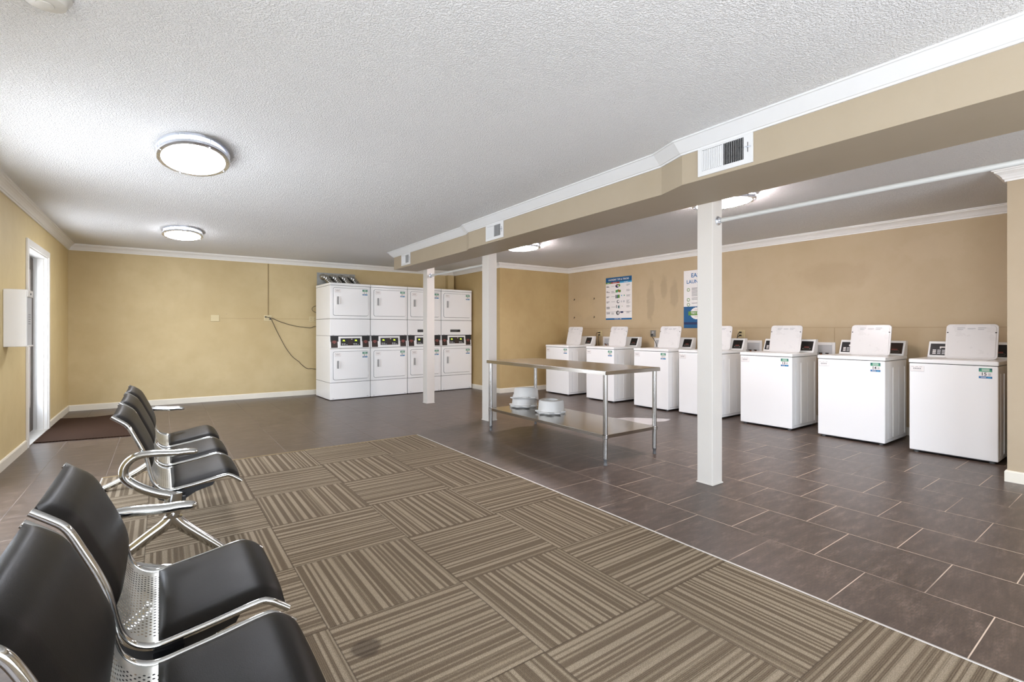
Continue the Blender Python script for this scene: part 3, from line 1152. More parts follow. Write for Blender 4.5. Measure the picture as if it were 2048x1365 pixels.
# ------------------------------------------------------------------ vent ducts above the first stack
t = thing('duct_manifold', 'galvanised wall plate with four silver foil ducts above the leftmost dryers', 'ducts', (0, 0, 0))
mb = MB()
mb.box(far_s(3.06), far_s(2.36), 0.001, 0.006, 1.95, 2.27, 'galv', T=T6)
for sx_ in (2.39, 2.62, 2.84, 3.03):
    for z in (1.98, 2.24):
        mb.lathe([(0.006, 0.0), (0.005, 0.004), (0.0, 0.005)], 'grayline', 8, ctr=(0, 0, 0), T=T6 @ Matrix.Translation((far_s(sx_), 0.006, z)) @ Matrix.Rotation(-math.pi / 2, 4, 'X'))
plab(mb.make('wall_plate', t), 'flat galvanised sheet')
for k in range(4):
    x = 2.46 + 0.165 * k
    yw = 9.60 - (x + 1.1) / 6.3 * 0.24
    pth = smoothpath([(x, yw - 0.012, 2.185), (x, yw - 0.075, 2.19), (x + 0.025, yw - 0.130, 2.17), (x + 0.09, yw - 0.142, 2.095), (x + 0.16, yw - 0.142, 2.01), (x + 0.22, yw - 0.142, 1.94)], 8)
    r0 = 0.052
    secs = []
    for i in range(len(pth)):
        r = r0 * (1 + (0.07 if i % 2 else -0.04))
        secs.append([(r * math.cos(2 * math.pi * q / 18), r * math.sin(2 * math.pi * q / 18)) for q in range(18)])
    MB().sweep(pth, secs, 'foil').make('flexible_duct', t)

# beige pipe chase in the corner above the last dryers
tag(MB().box(5.00, 5.14, 9.25, 9.358, 2.003, CZ - 0.095, 'wall_far').make('pipe_chase'), 'beige boxed pipe in the corner behind the rightmost dryers', 'pipe box')

# conduit, switch, outlets on the far wall
def far_T(X, z):
    return T6 @ Matrix.Translation((far_s(X), 0, z)) @ Matrix(((-1, 0, 0, 0), (0, 0, 1, 0), (0, 1, 0, 0), (0, 0, 0, 1)))
# local: x to the viewer's right, y up, z out of the wall
t = MB()
t.box(-0.006, 0.006, 0, 0.91, 0.0005, 0.009, 'seam', bev=0.002, T=far_T(1.545, 1.455))
tag(t.make('wall_conduit'), 'thin tan conduit dropping from the ceiling to the double outlet', 'conduit')
t = thing('wall_plate', 'small square blank beige plate alone on the far wall', 'wall plate')
MB().box(-0.062, 0.062, -0.055, 0.055, 0.0005, 0.014, 'outlet', bev=0.004, T=far_T(0.74, 1.395)).make('cover', t)
MB().box(-0.028, 0.028, -0.018, 0.018, 0.014, 0.016, 'outlet', bev=0.001, T=far_T(0.74, 1.395)).make('blank_insert', t)


def outlet_far(X, z, label, w=0.062):
    t = thing('power_outlet', label, 'outlet')
    TT = far_T(X, z)
    MB().box(-w, w, -0.052, 0.052, 0.0005, 0.012, 'outlet', bev=0.003, T=TT).make('cover', t)
    mb = MB()
    for dx in (-0.03, 0.03):
        mb.box(dx - 0.017, dx + 0.017, -0.034, 0.034, 0.012, 0.016, 'outlet', bev=0.004, T=TT)
        for dy in (-0.018, 0.018):
            mb.box(dx - 0.007, dx - 0.004, dy - 0.005, dy + 0.005, 0.0155, 0.0165, 'groove', T=TT)
            mb.box(dx + 0.004, dx + 0.007, dy - 0.005, dy + 0.005, 0.0155, 0.0165, 'groove', T=TT)
    mb.make('socket', t)
    return t


outlet_far(1.535, 1.408, 'double outlet on the far wall with two black cords plugged in')
outlet_far(2.285, 1.395, 'almond outlet half hidden beside the leftmost dryer stack')


def far_pt(X, z, off):
    v = far_T(X, z) @ Vector((0, 0, off))
    return v


def cord_far(pts, label, r=0.0045):
    t = thing('power_cable', label, 'cord')
    MB().tube(smoothpath([far_pt(*p) for p in pts], 5), r, 'cord', 8).make('wire', t)
    p = pts[0]
    MB().box(-0.012, 0.014, -0.010, 0.010, 0.0, 0.028, 'black', bev=0.003, T=far_T(p[0], p[1]) @ Matrix.Translation((0, 0, 0.017))).make('plug', t)


cord_far([(1.50, 1.425, 0.045), (1.60, 1.405, 0.03), (1.72, 1.35, 0.02), (1.86, 1.30, 0.02), (2.0, 1.265, 0.015), (2.14, 1.245, 0.02), (2.25, 1.235, 0.015), (2.31, 1.262, 0.02), (2.36, 1.262, 0.02)], 'short black cord running nearly level from the outlet to the dryers')
cord_far([(1.57, 1.392, 0.045), (1.60, 1.365, 0.035), (1.66, 1.22, 0.025), (1.74, 1.05, 0.02), (1.83, 0.87, 0.02), (1.94, 0.71, 0.02), (2.05, 0.615, 0.015), (2.08, 0.575, 0.02), (2.18, 0.49, 0.015), (2.26, 0.482, 0.015), (2.36, 0.465, 0.02)], 'long black cord sagging steeply from the outlet down to the dryers')
t = thing('wire_loop', 'small dark cable loop sticking out left of the dryer top', 'cord')
MB().tube(smoothpath([far_pt(2.36, 1.645, 0.05), far_pt(2.30, 1.63, 0.05), far_pt(2.265, 1.59, 0.05), far_pt(2.285, 1.545, 0.05), far_pt(2.36, 1.51, 0.05)], 6), 0.004, 'cord', 8).make('wire', t)

# ------------------------------------------------------------------ right wall fittings
XW = 6.9


def supply_box(y, z, label, valves=True, w=0.25, h=0.19):
    t = thing('water_supply_box', label, 'supply box', (XW, y, z), group='recessed washer supply boxes')
    mb = MB()
    hw, hh, f = w / 2, h / 2, 0.036
    for (y0, y1, z0, z1) in ((-hw, -hw + f, -hh, hh), (hw - f, hw, -hh, hh), (-hw + f, hw - f, hh - f, hh), (-hw + f, hw - f, -hh, -hh + f * 0.6)):
        mb.box(-0.012, -0.0005, y0, y1, z0, z1, 'white2', bev=0.003)
    mb.make('frame', t)
    plab(MB().box(-0.004, -0.0005, -hw + f, hw - f, -hh + f * 0.6, hh - f, 'lightgray').make('back_plate', t), 'grey recess')
    if valves:
        for yy in (0.03, -0.045):
            mb = MB()
            mb.tube([(-0.03, yy, -hh + 0.018), (-0.03, yy, -hh + 0.05)], 0.011, 'copper', 10)
            mb.tube([(-0.045, yy - 0.018, -hh + 0.05), (-0.045, yy + 0.018, -hh + 0.05)], 0.007, 'black', 8)
            mb.tube([(-0.005, yy, -hh + 0.03), (-0.03, yy, -hh + 0.03)], 0.007, 'copper', 8)
            plab(mb.make('valve', t), 'copper valve with dark handle')


supply_box(6.42, 0.975, 'white supply box on the wall between washers 9 and 10')
supply_box(5.22, 0.965, 'white supply box on the wall just left of washer 11')
supply_box(3.62, 0.955, 'white supply box on the wall left of washer 13')
supply_box(2.70, 0.945, 'white supply box on the wall left of washer 14')


def outlet_right(y, z, label, metal=False, cords=()):
    t = thing('power_outlet', label, 'outlet', (XW, y, z))
    m = 'galv' if metal else 'outlet'
    MB().box(-0.010, -0.0005, -0.055, 0.055, -0.056, 0.056, m, bev=0.003).make('cover', t)
    mb = MB()
    for dz in (-0.022, 0.022):
        mb.box(-0.014, -0.009, -0.018, 0.018, dz - 0.015, dz + 0.015, 'lightgray' if metal else 'outlet', bev=0.003)
        mb.box(-0.0148, -0.0135, -0.008, -0.005, dz - 0.005, dz + 0.005, 'groove')
        mb.box(-0.0148, -0.0135, 0.005, 0.008, dz - 0.005, dz + 0.005, 'groove')
    mb.make('socket', t)
    for k, (lab, pts) in enumerate(cords):
        c = thing('power_cable', lab, 'cord')
        MB().tube(smoothpath([(XW - p[0], y + p[1], z + p[2]) for p in pts], 6), 0.005, 'cord', 8).make('wire', c)
        p = pts[0]
        MB().box(XW - p[0] - 0.014, XW - p[0] + 0.018, y + p[1] - 0.014, y + p[1] + 0.014, z + p[2] - 0.011, z + p[2] + 0.011, 'black', bev=0.004).make('plug', c)


outlet_right(6.62, 1.125, 'almond outlet with black plugs on the wall just right of washer 9', cords=(
    ('thin dark cord hanging from the upper plug right of washer 9', [(0.036, 0.0, 0.022), (0.07, 0.03, 0.01), (0.06, 0.06, -0.08), (0.05, 0.06, -0.25)]),
    ('thin dark cord hanging from the lower plug right of washer 9', [(0.036, 0.0, -0.022), (0.07, -0.01, -0.05), (0.06, 0.0, -0.14), (0.05, -0.02, -0.26)])))
outlet_right(5.375, 1.135, 'metal outlet box with one black plug above the box left of washer 11', True, cords=(
    ('black cord slanting down from the metal outlet behind washer 11', [(0.036, 0.0, -0.022), (0.06, -0.02, -0.05), (0.06, -0.09, -0.14), (0.06, -0.14, -0.25)]),))
outlet_right(3.80, 1.14, 'almond outlet with two black plugs right of the half hidden washer', cords=(
    ('dark cord from the upper plug behind the half hidden washer', [(0.036, 0.0, 0.022), (0.075, 0.01, 0.0), (0.07, 0.03, -0.1), (0.05, 0.06, -0.27)]),
    ('dark cord from the lower plug behind the half hidden washer', [(0.036, 0.0, -0.022), (0.07, 0.03, -0.06), (0.06, 0.05, -0.14), (0.05, 0.09, -0.27)])))
c = thing('power_cable', 'thin dark cord dangling in the corner behind washer 9', 'cord')
MB().tube(smoothpath([(6.87, 7.42, 1.22), (6.86, 7.43, 1.15), (6.87, 7.42, 1.05), (6.86, 7.43, 0.93)], 5), 0.006, 'cord', 8).make('wire', c)

for k, (y, z, w_) in enumerate(((7.345, 1.82, 'upper left'), (6.78, 1.812, 'upper right'), (7.345, 1.45, 'lower left'), (6.78, 1.45, 'lower right'))):
    mb = MB()
    mb.box(XW - 0.012, XW - 0.0005, y - 0.008, y + 0.008, z - 0.012, z + 0.016, 'door', bev=0.002)
    mb.tube([(XW - 0.012, y, z - 0.01), (XW - 0.02, y + 0.004, z - 0.022)], 0.004, 'door', 8)
    tag(mb.make('screw_anchor'), '%s of four dark screw anchors on the wall left of the first poster' % w_, 'screw', 'leftover screw anchors')

# posters
def poster_one():
    t = thing('laundry_poster', 'poster with blue header reading LAUNDRY TIPS & TRICKS above washer 10', 'poster', (XW, 6.158, 1.785))
    w, h = 0.632, 0.795
    sh = MB()
    sh.box(-0.004, -0.0006, -w / 2, w / 2, -h / 2, h / 2, 'paper')
    sh.make('sheet', t)
    T = T_facing_negX(-0.0042, 0, 0)
    mb = MB()
    z = [0.0]
    def R(x0, x1, y0, y1, m, e=0.0002):
        mb.add([(x0, y0, e), (x1, y0, e), (x1, y1, e), (x0, y1, e)], [[0, 1, 2, 3]], m, T=T)
    def D(x, y, rx, ry, m, e=0.0006):
        mb.add([(x + rx * math.cos(a * math.pi / 8), y + ry * math.sin(a * math.pi / 8), e) for a in range(16)], [list(range(16))], m, T=T)
    hw, hh = w / 2, h / 2
    R(-hw, hw, hh - 0.088, hh, 'blue2')
    R(-hw, -hw + 0.13, hh - 0.115, hh - 0.088, 'leaf')
    R(-hw + 0.13, 0.03, hh - 0.115, hh - 0.088, 'rust')
    R(0.03, hw, hh - 0.115, hh - 0.088, 'sky')
    R(-hw, hw, -hh, -hh + 0.03, 'blue')
    R(-hw, hw, -hh + 0.148, -hh + 0.151, 'navy')
    mb.text('LAUNDRY TIPS & TRICKS', 0.045, 'paper', T @ Matrix.Translation((0, hh - 0.046, 0.0008)))
    for x, s in ((-hw + 0.065, 'STAIN'), (-0.09, 'PRODUCTS'), (0.18, 'TREATMENT')):
        mb.text(s, 0.018, 'paper', T @ Matrix.Translation((x, hh - 0.102, 0.0008)))
    rnd = random.Random(3)
    for r in range(6):
        y = hh - 0.165 - r * 0.098 - (0.012 if r == 5 else 0)
        for q in range(2 if r != 4 else 3):
            R(-hw + 0.015, -hw + 0.06 + rnd.random() * 0.05, y - 0.016 * q, y - 0.016 * q + 0.008, 'ink')
        for q in range(1 + (r in (1, 5)) * 2):
            R(-0.175, -0.12 + rnd.random() * 0.05, y - 0.014 * q, y - 0.014 * q + 0.005, 'grayline')
        for q in range(3 + (r == 3) * 2):
            R(0.19, 0.23 + rnd.random() * 0.06, y + 0.015 - 0.013 * q, y + 0.02 - 0.013 * q, 'grayline')
        if r == 0:
            D(-0.03, y, 0.045, 0.034, 'navy'); D(0.01, y + 0.008, 0.035, 0.026, 'leaf', 0.0008); D(-0.01, y - 0.002, 0.018, 0.014, 'paper', 0.001); D(-0.045, y + 0.015, 0.014, 0.01, 'rust', 0.001)
        elif r == 1:
            for a in range(5):
                D(-0.055 + a * 0.024, y + (0.012 if a == 2 else 0), 0.018, 0.026, ('leaf', 'green', 'leaf', 'rust', 'leaf')[a], 0.0006 + a * 0.0001)
        elif r == 2:
            R(-0.07, -0.048, y - 0.035, y + 0.03, 'ink'); R(-0.038, -0.01, y - 0.035, y + 0.03, 'teal'); R(-0.01, 0.03, y - 0.03, y + 0.03, 'leaf')
            D(0.075, y + 0.012, 0.012, 0.012, 'sky'); D(0.14, y + 0.012, 0.014, 0.012, 'green')
        elif r == 3:
            D(-0.01, y, 0.034, 0.032, 'grayline'); D(0.0, y + 0.004, 0.02, 0.018, 'paper', 0.0008); D(0.07, y, 0.014, 0.02, 'lightgray'); D(0.13, y, 0.022, 0.02, 'lightgray')
        elif r == 4:
            R(-0.055, -0.04, y - 0.02, y + 0.035, 'ink'); R(-0.02, 0.035, y - 0.03, y + 0.03, 'lightgray'); D(0.005, y, 0.016, 0.024, 'teal'); D(0.09, y + 0.01, 0.006, 0.01, 'leaf')
        else:
            D(-0.015, y + 0.0, 0.042, 0.040, 'ink'); D(-0.008, y, 0.022, 0.026, 'lightgray', 0.0008)
            R(0.045, 0.115, y - 0.004, y + 0.026, 'navy')
    R(-0.1, 0.0, -hh + 0.012, -hh + 0.018, 'paper', 0.0006)
    R(0.03, 0.07, -hh + 0.010, -hh + 0.020, 'paper', 0.0006)
    mb.make('printed_face', t)


def poster_two():
    t = thing('laundry_poster', 'white and blue poster half hidden behind the nearest post', 'poster', (XW, 4.531, 1.69))
    w, h = 0.47, 0.925
    MB().box(-0.006, -0.0006, -w / 2, w / 2, -h / 2, h / 2, 'paper').make('sheet', t)
    T = T_facing_negX(-0.0062, 0, 0)
    mb = MB()
    def R(x0, x1, y0, y1, m, e=0.0002):
        mb.add([(x0, y0, e), (x1, y0, e), (x1, y1, e), (x0, y1, e)], [[0, 1, 2, 3]], m, T=T)
    def ring(x, y, r0, r1, m, e):
        k = 20
        vs = [(x + r * math.cos(2 * math.pi * a / k), y + r * math.sin(2 * math.pi * a / k), e) for r in (r0, r1) for a in range(k)]
        mb.add(vs, [[a, k + a, k + (a + 1) % k, (a + 1) % k][::-1] for a in range(k)], m, T=T)
    hw, hh = w / 2, h / 2
    mb.text('EASY', 0.092, 'blue', T @ Matrix.Translation((0.0, hh - 0.085, 0.0004)))
    mb.text('LAUNDRY', 0.080, 'blue', T @ Matrix.Translation((0.0, hh - 0.185, 0.0004)))
    for y, nl in ((hh - 0.31, 7), (hh - 0.47, 2), (hh - 0.55, 1)):
        ring(-hw + 0.085, y, 0.018, 0.028, 'leaf', 0.0004)
        for q in range(nl):
            R(-hw + 0.145, hw - 0.05 - 0.03 * (q % 3), y + 0.02 - q * 0.021, y + 0.028 - q * 0.021, 'grayline')
    R(-hw, hw, -hh, -hh + 0.345, 'blue2')
    R(-hw, hw, -hh + 0.055, -hh + 0.095, 'navy', 0.0004)
    k = 40
    cx0, cy0 = 0.0, -hh + 0.235
    mb.add([(cx0 + (0.112 + 0.006 * (a % 2)) * math.cos(2 * math.pi * a / k), cy0 + (0.092 + 0.005 * (a % 2)) * math.sin(2 * math.pi * a / k), 0.0006) for a in range(k)], [list(range(k))], 'paper', T=T)
    R(cx0 - 0.15, cx0 + 0.15, cy0 - 0.032, cy0 + 0.032, 'leaf', 0.0008)
    mb.text('TRY FREE', 0.05, 'paper', T @ Matrix.Translation((cx0, cy0, 0.0010)))
    R(cx0 - 0.04, cx0 + 0.04, cy0 + 0.05, cy0 + 0.055, 'red', 0.0008)
    R(cx0 - 0.04, cx0 + 0.04, cy0 - 0.06, cy0 - 0.055, 'red', 0.0008)
    mb.make('printed_face', t)


poster_one()
poster_two()

# soap dispenser box on the left wall
t = thing('soap_dispenser', 'white metal dispenser box mounted on the left wall beside the door', 'dispenser', (-1.1, 5.95, 1.05))
MB().box(0.0005, 0.150, 0.0, 0.20, 0.0, 0.505, 'white2', bev=0.008, seg=3).make('housing', t)
mb = MB()
mb.box(0.150, 0.158, 0.0, 0.20, 0.44, 0.500, 'white2', bev=0.003)
mb.box(0.150, 0.162, 0.0, 0.20, 0.0, 0.012, 'white2', bev=0.003)
mb.make('front_lip', t)
plab(MB().box(0.150, 0.1515, 0.012, 0.188, 0.012, 0.44, 'lightgray').make('front_panel', t), 'grey recessed front')
plab(MB().lathe([(0.0, 0.004), (0.008, 0.004), (0.010, 0.0)], 'groove', 14, T=Matrix.Translation((0.158, 0.10, 0.468)) @ Matrix.Rotation(math.pi / 2, 4, 'Y')).make('lock', t), 'small dark lock')
mb = MB()
for k in range(5):
    mb.box(0.1516, 0.152, 0.05, 0.14 - 0.01 * (k % 2), 0.20 + k * 0.02, 0.206 + k * 0.02, 'grayline')
mb.make('printed_label', t)


# ------------------------------------------------------------------ beam vents
def vent(xa, ya, xb, yb, zc, hgt, label):
    """a far end, b near end on the beam face"""
    d = Vector((xb - xa, yb - ya, 0))
    L = d.length
    d.normalize()
    nrm = Vector((d.y, -d.x, 0))
    if nrm.x > 0:
        nrm = -nrm
    T = Matrix(((d.x, 0, nrm.x, xa), (d.y, 0, nrm.y, ya), (0, 1, 0, zc), (0, 0, 0, 1)))
    t = thing('air_vent', label, 'vent', (0, 0, 0), group='white supply registers on the beam')
    hh = hgt / 2
    mb = MB()
    b = 0.030
    sc = L / 0.36
    mb.box(0, L, -hh, -hh + b, 0.0005, 0.008, 'trim2', T=T)
    mb.box(0, L, hh - b, hh, 0.0005, 0.008, 'trim2', T=T)
    mb.box(0, b, -hh + b, hh - b, 0.0005, 0.008, 'trim2', T=T)
    mb.box(L - 0.055 * sc, L, -hh + b, hh - b, 0.0005, 0.008, 'trim2', T=T)
    mid = 0.47 * L
    mb.box(mid - 0.004, mid + 0.004, -hh + b, hh - b, 0.0005, 0.008, 'trim2', T=T)
    fr = mb.make('frame', t)
    plab(MB().box(b, L - 0.055 * sc, -hh + b, hh - b, 0.0004, 0.0012, 'black', T=T).make('opening', t), 'dark duct opening')
    mb = MB()
    n1 = 11
    for k in range(n1):
        x = b + (mid - b - 0.004) * (k + 0.5) / n1
        TT = T @ Matrix.Translation((x, 0, 0.0045)) @ Matrix.Rotation(math.radians(42), 4, 'Y')
        mb.box(-0.0062 * sc, 0.0062 * sc, -hh + b + 0.002, hh - b - 0.002, -0.0006, 0.0006, 'trim2', T=TT)
        x = mid + 0.006 + (L - 0.055 * sc - mid - 0.008) * (k + 0.5) / n1
        TT = T @ Matrix.Translation((x, 0, 0.0045)) @ Matrix.Rotation(math.radians(-58), 4, 'Y')
        mb.box(-0.0045 * sc, 0.0045 * sc, -hh + b + 0.002, hh - b - 0.002, -0.0006, 0.0006, 'trim2', T=TT)
    mb.make('louvre_blades', t)
    mb = MB()
    mb.box(L - 0.032 * sc, L - 0.028 * sc, -0.03, 0.03, 0.0078, 0.0086, 'groove', T=T)
    mb.box(L - 0.045 * sc, L - 0.012, -0.003, 0.003, 0.008, 0.018, 'nickel', bev=0.001, T=T)
    plab(mb.make('damper_lever', t), 'small metal lever')


vent(2.8595, 1.866, 2.8595, 1.502, 2.297, 0.195, 'white air register nearest the camera on the beam, large with open louvres')
def lx(y):
    return 2.945 + (3.02 - 2.945) * (y - 2.22) / (5.07 - 2.22)
vent(lx(4.66) - 0.0005, 4.66, lx(4.30) - 0.0005, 4.30, 2.295, 0.185, 'middle air register on the beam, above and left of the table')
def lx2(y):
    return 3.068 + (3.09 - 3.068) * (y - 5.2) / (7.56 - 5.2)
vent(lx2(7.24) - 0.0005, 7.24, lx2(6.90) - 0.0005, 6.90, 2.295, 0.18, 'smallest looking air register, at the far end of the beam')


# ------------------------------------------------------------------ ceiling lamps
def lamp(x, y, label, glow, b=0.415):
    t = thing('ceiling_lamp', label, 'ceiling light', (x, y, CZ), group='oval flush ceiling lamps')
    a = 0.221     # half width (x), half length (y)
    def ell(ra, rb, z, k=72):
        return [(ra * math.cos(2 * math.pi * q / k), rb * math.sin(2 * math.pi * q / k), z) for q in range(k)]
    mb = MB()
    mb.lathe([(0.865, -0.001), (0.865, -0.056)], glow.replace('glow', 'side'), 72, sx=a, sy=b)
    dome = [(0.865, -0.056), (0.83, -0.060), (0.70, -0.070), (0.45, -0.077), (0.2, -0.080), (0.001, -0.081)]
    mb.lathe(dome, glow, 72, sx=a, sy=b)
    plab(mb.make('diffuser', t), 'glowing white acrylic diffuser')
    for z0, z1, name in ((-0.002, -0.018, 'upper_ring'), (-0.044, -0.060, 'lower_ring')):
        mb = MB()
        prof = [(0.87, z0), (1.0, z0), (1.0, z1), (0.975, z1 - 0.004), (0.87, z1 - 0.003), (0.87, z0)]
        mb.lathe(prof, 'nickel', 72, sx=a, sy=b)
        plab(mb.make(name, t), 'brushed nickel oval band')
    for q in range(4):
        an = math.radians(20 + 90 * q)
        px, py = a * 0.985 * math.cos(an), b * 0.985 * math.sin(an)
        MB().tube([(px, py, -0.017), (px, py, -0.045)], 0.003, 'nickel', 8).make('spacer_pin', t)
        MB().lathe([(0.0, -0.006), (0.006, -0.005), (0.007, 0.0)], 'nickel', 10, ctr=(px * 0.96, py * 0.96, -0.062)).make('screw_knob', t)
    return t


lamp(0.192, 4.127, 'oval lit ceiling lamp nearest the camera, left of the beam', 'glow_left')
lamp(0.232, 7.51, 'farther oval lit ceiling lamp, near the far wall on the left', 'glow_far')
lamp(4.36, 5.745, 'lit ceiling lamp showing beyond the beam between the posts', 'glow_right', 0.30)
lamp(4.34, 2.57, 'lit ceiling lamp glaring beside the top of the nearest post', 'glow_right', 0.30)


t = thing('smoke_detector', 'round off-white smoke detector on the ceiling at the top left corner', 'smoke detector', (-0.351, 2.50, CZ))
MB().lathe([(0.078, -0.0005), (0.078, -0.012), (0.068, -0.022), (0.062, -0.040), (0.050, -0.046), (0.0, -0.047)], 'smoke', 48).make('housing', t)
MB().lathe([(0.026, -0.046), (0.026, -0.050), (0.022, -0.051), (0.0, -0.0505)], 'smoke', 32, ctr=(0.0, 0.0, 0)).make('test_button', t)

# ------------------------------------------------------------------ steel work table
t = thing('work_table', 'stainless steel work table with an undershelf in front of the washers', 'table', (3.19, 3.0, 0))
LX, LY = 0.68, 1.84       # leg spacing
mb = MB()
x0, x1, y0, y1 = -0.032, LX + 0.04, -0.035, LY + 0.045
mb.box(x0, x1, y0, y1, 0.828, 0.838, 'steel', bev=0.004, seg=3)
for (a, b, c_, d) in ((x0, x0 + 0.0025, y0, y1), (x1 - 0.0025, x1, y0, y1), (x0, x1, y0, y0 + 0.0025), (x0, x1, y1 - 0.0025, y1)):
    mb.box(a, b, c_, d, 0.802, 0.832, 'steel')
mb.box(0.1, LX - 0.1, 0.1, LY - 0.1, 0.800, 0.827, 'galv')
mb.make('tabletop', t)
mb = MB()
mb.box(-0.012, LX + 0.012, -0.012, LY + 0.012, 0.262, 0.268, 'steel', bev=0.002)
for (a, b, c_, d) in ((-0.012, -0.009, 0.0, LY), (LX + 0.009, LX + 0.012, 0.0, LY), (0.0, LX, -0.012, -0.009), (0.0, LX, LY + 0.009, LY + 0.012)):
    mb.box(a, b, c_, d, 0.238, 0.264, 'steel')
mb.make('undershelf', t)
for lxp, lyp in ((0, 0), (LX, 0), (0, LY), (LX, LY)):
    mb = MB()
    mb.tube([(lxp, lyp, 0.055), (lxp, lyp, 0.826)], 0.0205, 'tubesteel', 24)
    lg = mb.make('leg', t)
    mb = MB()
    mb.lathe([(0.021, 0.058), (0.017, 0.045), (0.014, 0.04), (0.014, 0.014), (0.017, 0.010), (0.017, 0.0), (0.0, 0.0)], 'rubber', 20, ctr=(lxp, lyp, 0))
    plab(mb.make('foot', lg), 'grey adjustable foot')
    mb = MB()
    mb.lathe([(0.0215, 0.232), (0.028, 0.236), (0.028, 0.268), (0.0215, 0.272)], 'tubesteel', 20, ctr=(lxp, lyp, 0))
    mb.make('shelf_collar', lg)


# ------------------------------------------------------------------ plastic basins on the shelf
def basin(loc, rot, label):
    t = thing('plastic_basin', label, 'plastic basin', loc, group='frosted plastic basins on the undershelf')
    t.rotation_euler = rot
    mb = MB()
    prof = [(0.180, 0.004), (0.190, 0.0), (0.174, 0.006), (0.168, 0.07), (0.163, 0.120), (0.154, 0.138), (0.136, 0.144), (0.092, 0.141), (0.080, 0.130), (0.074, 0.108), (0.0, 0.106)]
    mb.lathe(prof, 'tub', 48, sx=1.0, sy=0.86)
    mb.make('bowl', t)
    mb = MB()
    pts = []
    for k in range(25):
        a = math.pi * 0.55 + math.pi * 0.95 * k / 24
        r = 0.192 + 0.022 * math.sin(k * 1.25) + (0.03 if 6 < k < 18 else 0)
        pts.append((r * math.cos(a), 0.86 * r * math.sin(a)))
    for k in range(25):
        a = math.pi * 1.5 - math.pi * 0.95 * k / 24
        pts.append((0.165 * math.cos(a), 0.165 * 0.86 * math.sin(a)))
    mb.prism(pts, 0.012, 0.026, 2, 'tub', bev=0.004, smooth=True)
    mb.make('scalloped_flange', t)
    return t


basin((3.585, 4.20, 0.2685), (0, 0, 0.75), 'frosted white plastic basin upside down, alone on the right of the undershelf')
basin((3.615, 4.74, 0.2685), (0, 0, 0.55), 'lowest frosted plastic basin of the pair at the left of the undershelf')
basin((3.625, 4.72, 0.345), (math.radians(-5), math.radians(9), 0.4), 'tilted frosted plastic basin stacked on top of another on the undershelf')

# ------------------------------------------------------------------ waiting benches
PROF = [(0.360, 0.370), (0.336, 0.389), (0.308, 0.408), (0.278, 0.413), (0.168, 0.394), (0.100, 0.384), (0.048, 0.378), (0.016, 0.386), (-0.010, 0.406),
        (-0.026, 0.432), (-0.037, 0.470), (-0.052, 0.543), (-0.071, 0.598), (-0.098, 0.660), (-0.118, 0.704), (-0.132, 0.727), (-0.150, 0.744), (-0.190, 0.775)]
PS = smoothpath([(x, 0, z) for x, z in PROF], 5)
ARC = [0.0]
for i in range(1, len(PS)):
    ARC.append(ARC[-1] + (PS[i] - PS[i - 1]).length)


def at_arc(s):
    s = max(0.0, min(ARC[-1] - 1e-6, s))
    for i in range(len(ARC) - 1):
        if ARC[i + 1] >= s:
            f = (s - ARC[i]) / (ARC[i + 1] - ARC[i])
            p = PS[i].lerp(PS[i + 1], f)
            a = PS[max(i - 1, 0)]
            b = PS[min(i + 2, len(PS) - 1)]
            tt = (b - a).normalized()
            return p, Vector((tt.z, 0, -tt.x))
    return PS[-1], Vector((1, 0, 0))


def arc_of(xz):
    return min(range(len(PS)), key=lambda i: (PS[i].x - xz[0]) ** 2 + (PS[i].z - xz[1]) ** 2)


SW = 0.478     # seat width


def pad(s0, s1, T0, y0, y1, mat, tuck=0.008, endroll=0.0):
    nu, nv = 30, 20
    mb = MB()
    vs = []
    for layer in (1, 0):
        for i in range(nu + 1):
            u = i / nu
            s = s0 + (s1 - s0) * u
            p, nn = at_arc(s)
            for j in range(nv + 1):
                v = j / nv
                eu = max(0.0, 1 - abs(2 * u - 1) ** 9) ** 0.5
                ev = max(0.0, 1 - abs(2 * v - 1) ** 9) ** 0.5
                e = eu * ev
                y = y0 + (y1 - y0) * v
                hgt = 0.004 + (T0 * (0.72 + 0.28 * (1 - (2 * v - 1) ** 2)) * e if layer else 0.0)
                vs.append(p + nn * hgt + Vector((0, y, 0)))
    k = nv + 1
    m = (nu + 1) * k
    fs = []
    for i in range(nu):
        for j in range(nv):
            a = i * k + j
            fs.append([a, a + 1, a + k + 1, a + k])
            fs.append([m + a, m + a + k, m + a + k + 1, m + a + 1])
    for i in range(nu):
        a = i * k
        fs.append([a, a + k, m + a + k, m + a])
        a = i * k + nv
        fs.append([a, m + a, m + a + k, a + k])
    for j in range(nv):
        fs.append([j, m + j, m + j + 1, j + 1])
        a = nu * k + j
        fs.append([a, a + 1, m + a + 1, m + a])
    bm = bmesh.new()
    V = [bm.verts.new(v) for v in vs]
    for f in fs:
        try:
            bm.faces.new([V[q] for q in f])
        except ValueError:
            pass
    bmesh.ops.remove_doubles(bm, verts=bm.verts[:], dist=0.0002)
    mb.bm(bm, mat, True)
    return mb


def shell_mesh(y0, y1):
    me = bpy.data.meshes.new('shell')
    vs, fs, uvs = [], [], []
    n = 60
    for i in range(n + 1):
        s = ARC[-1] * (0.004 + 0.99 * i / n)
        p, nn = at_arc(s)
        for y in (y0, y1):
            vs.append((p.x, y, p.z))
            uvs.append((s, y - y0))
    for i in range(n):
        fs.append((2 * i, 2 * i + 1, 2 * i + 3, 2 * i + 2))
    me.from_pydata(vs, [], fs)
    uvl = me.uv_layers.new(name='UVMap')
    for lp_ in me.loops:
        uvl.data[lp_.index].uv = uvs[lp_.vertex_index]
    me.materials.append(M['perf'])
    for p in me.polygons:
        p.use_smooth = True
    return me


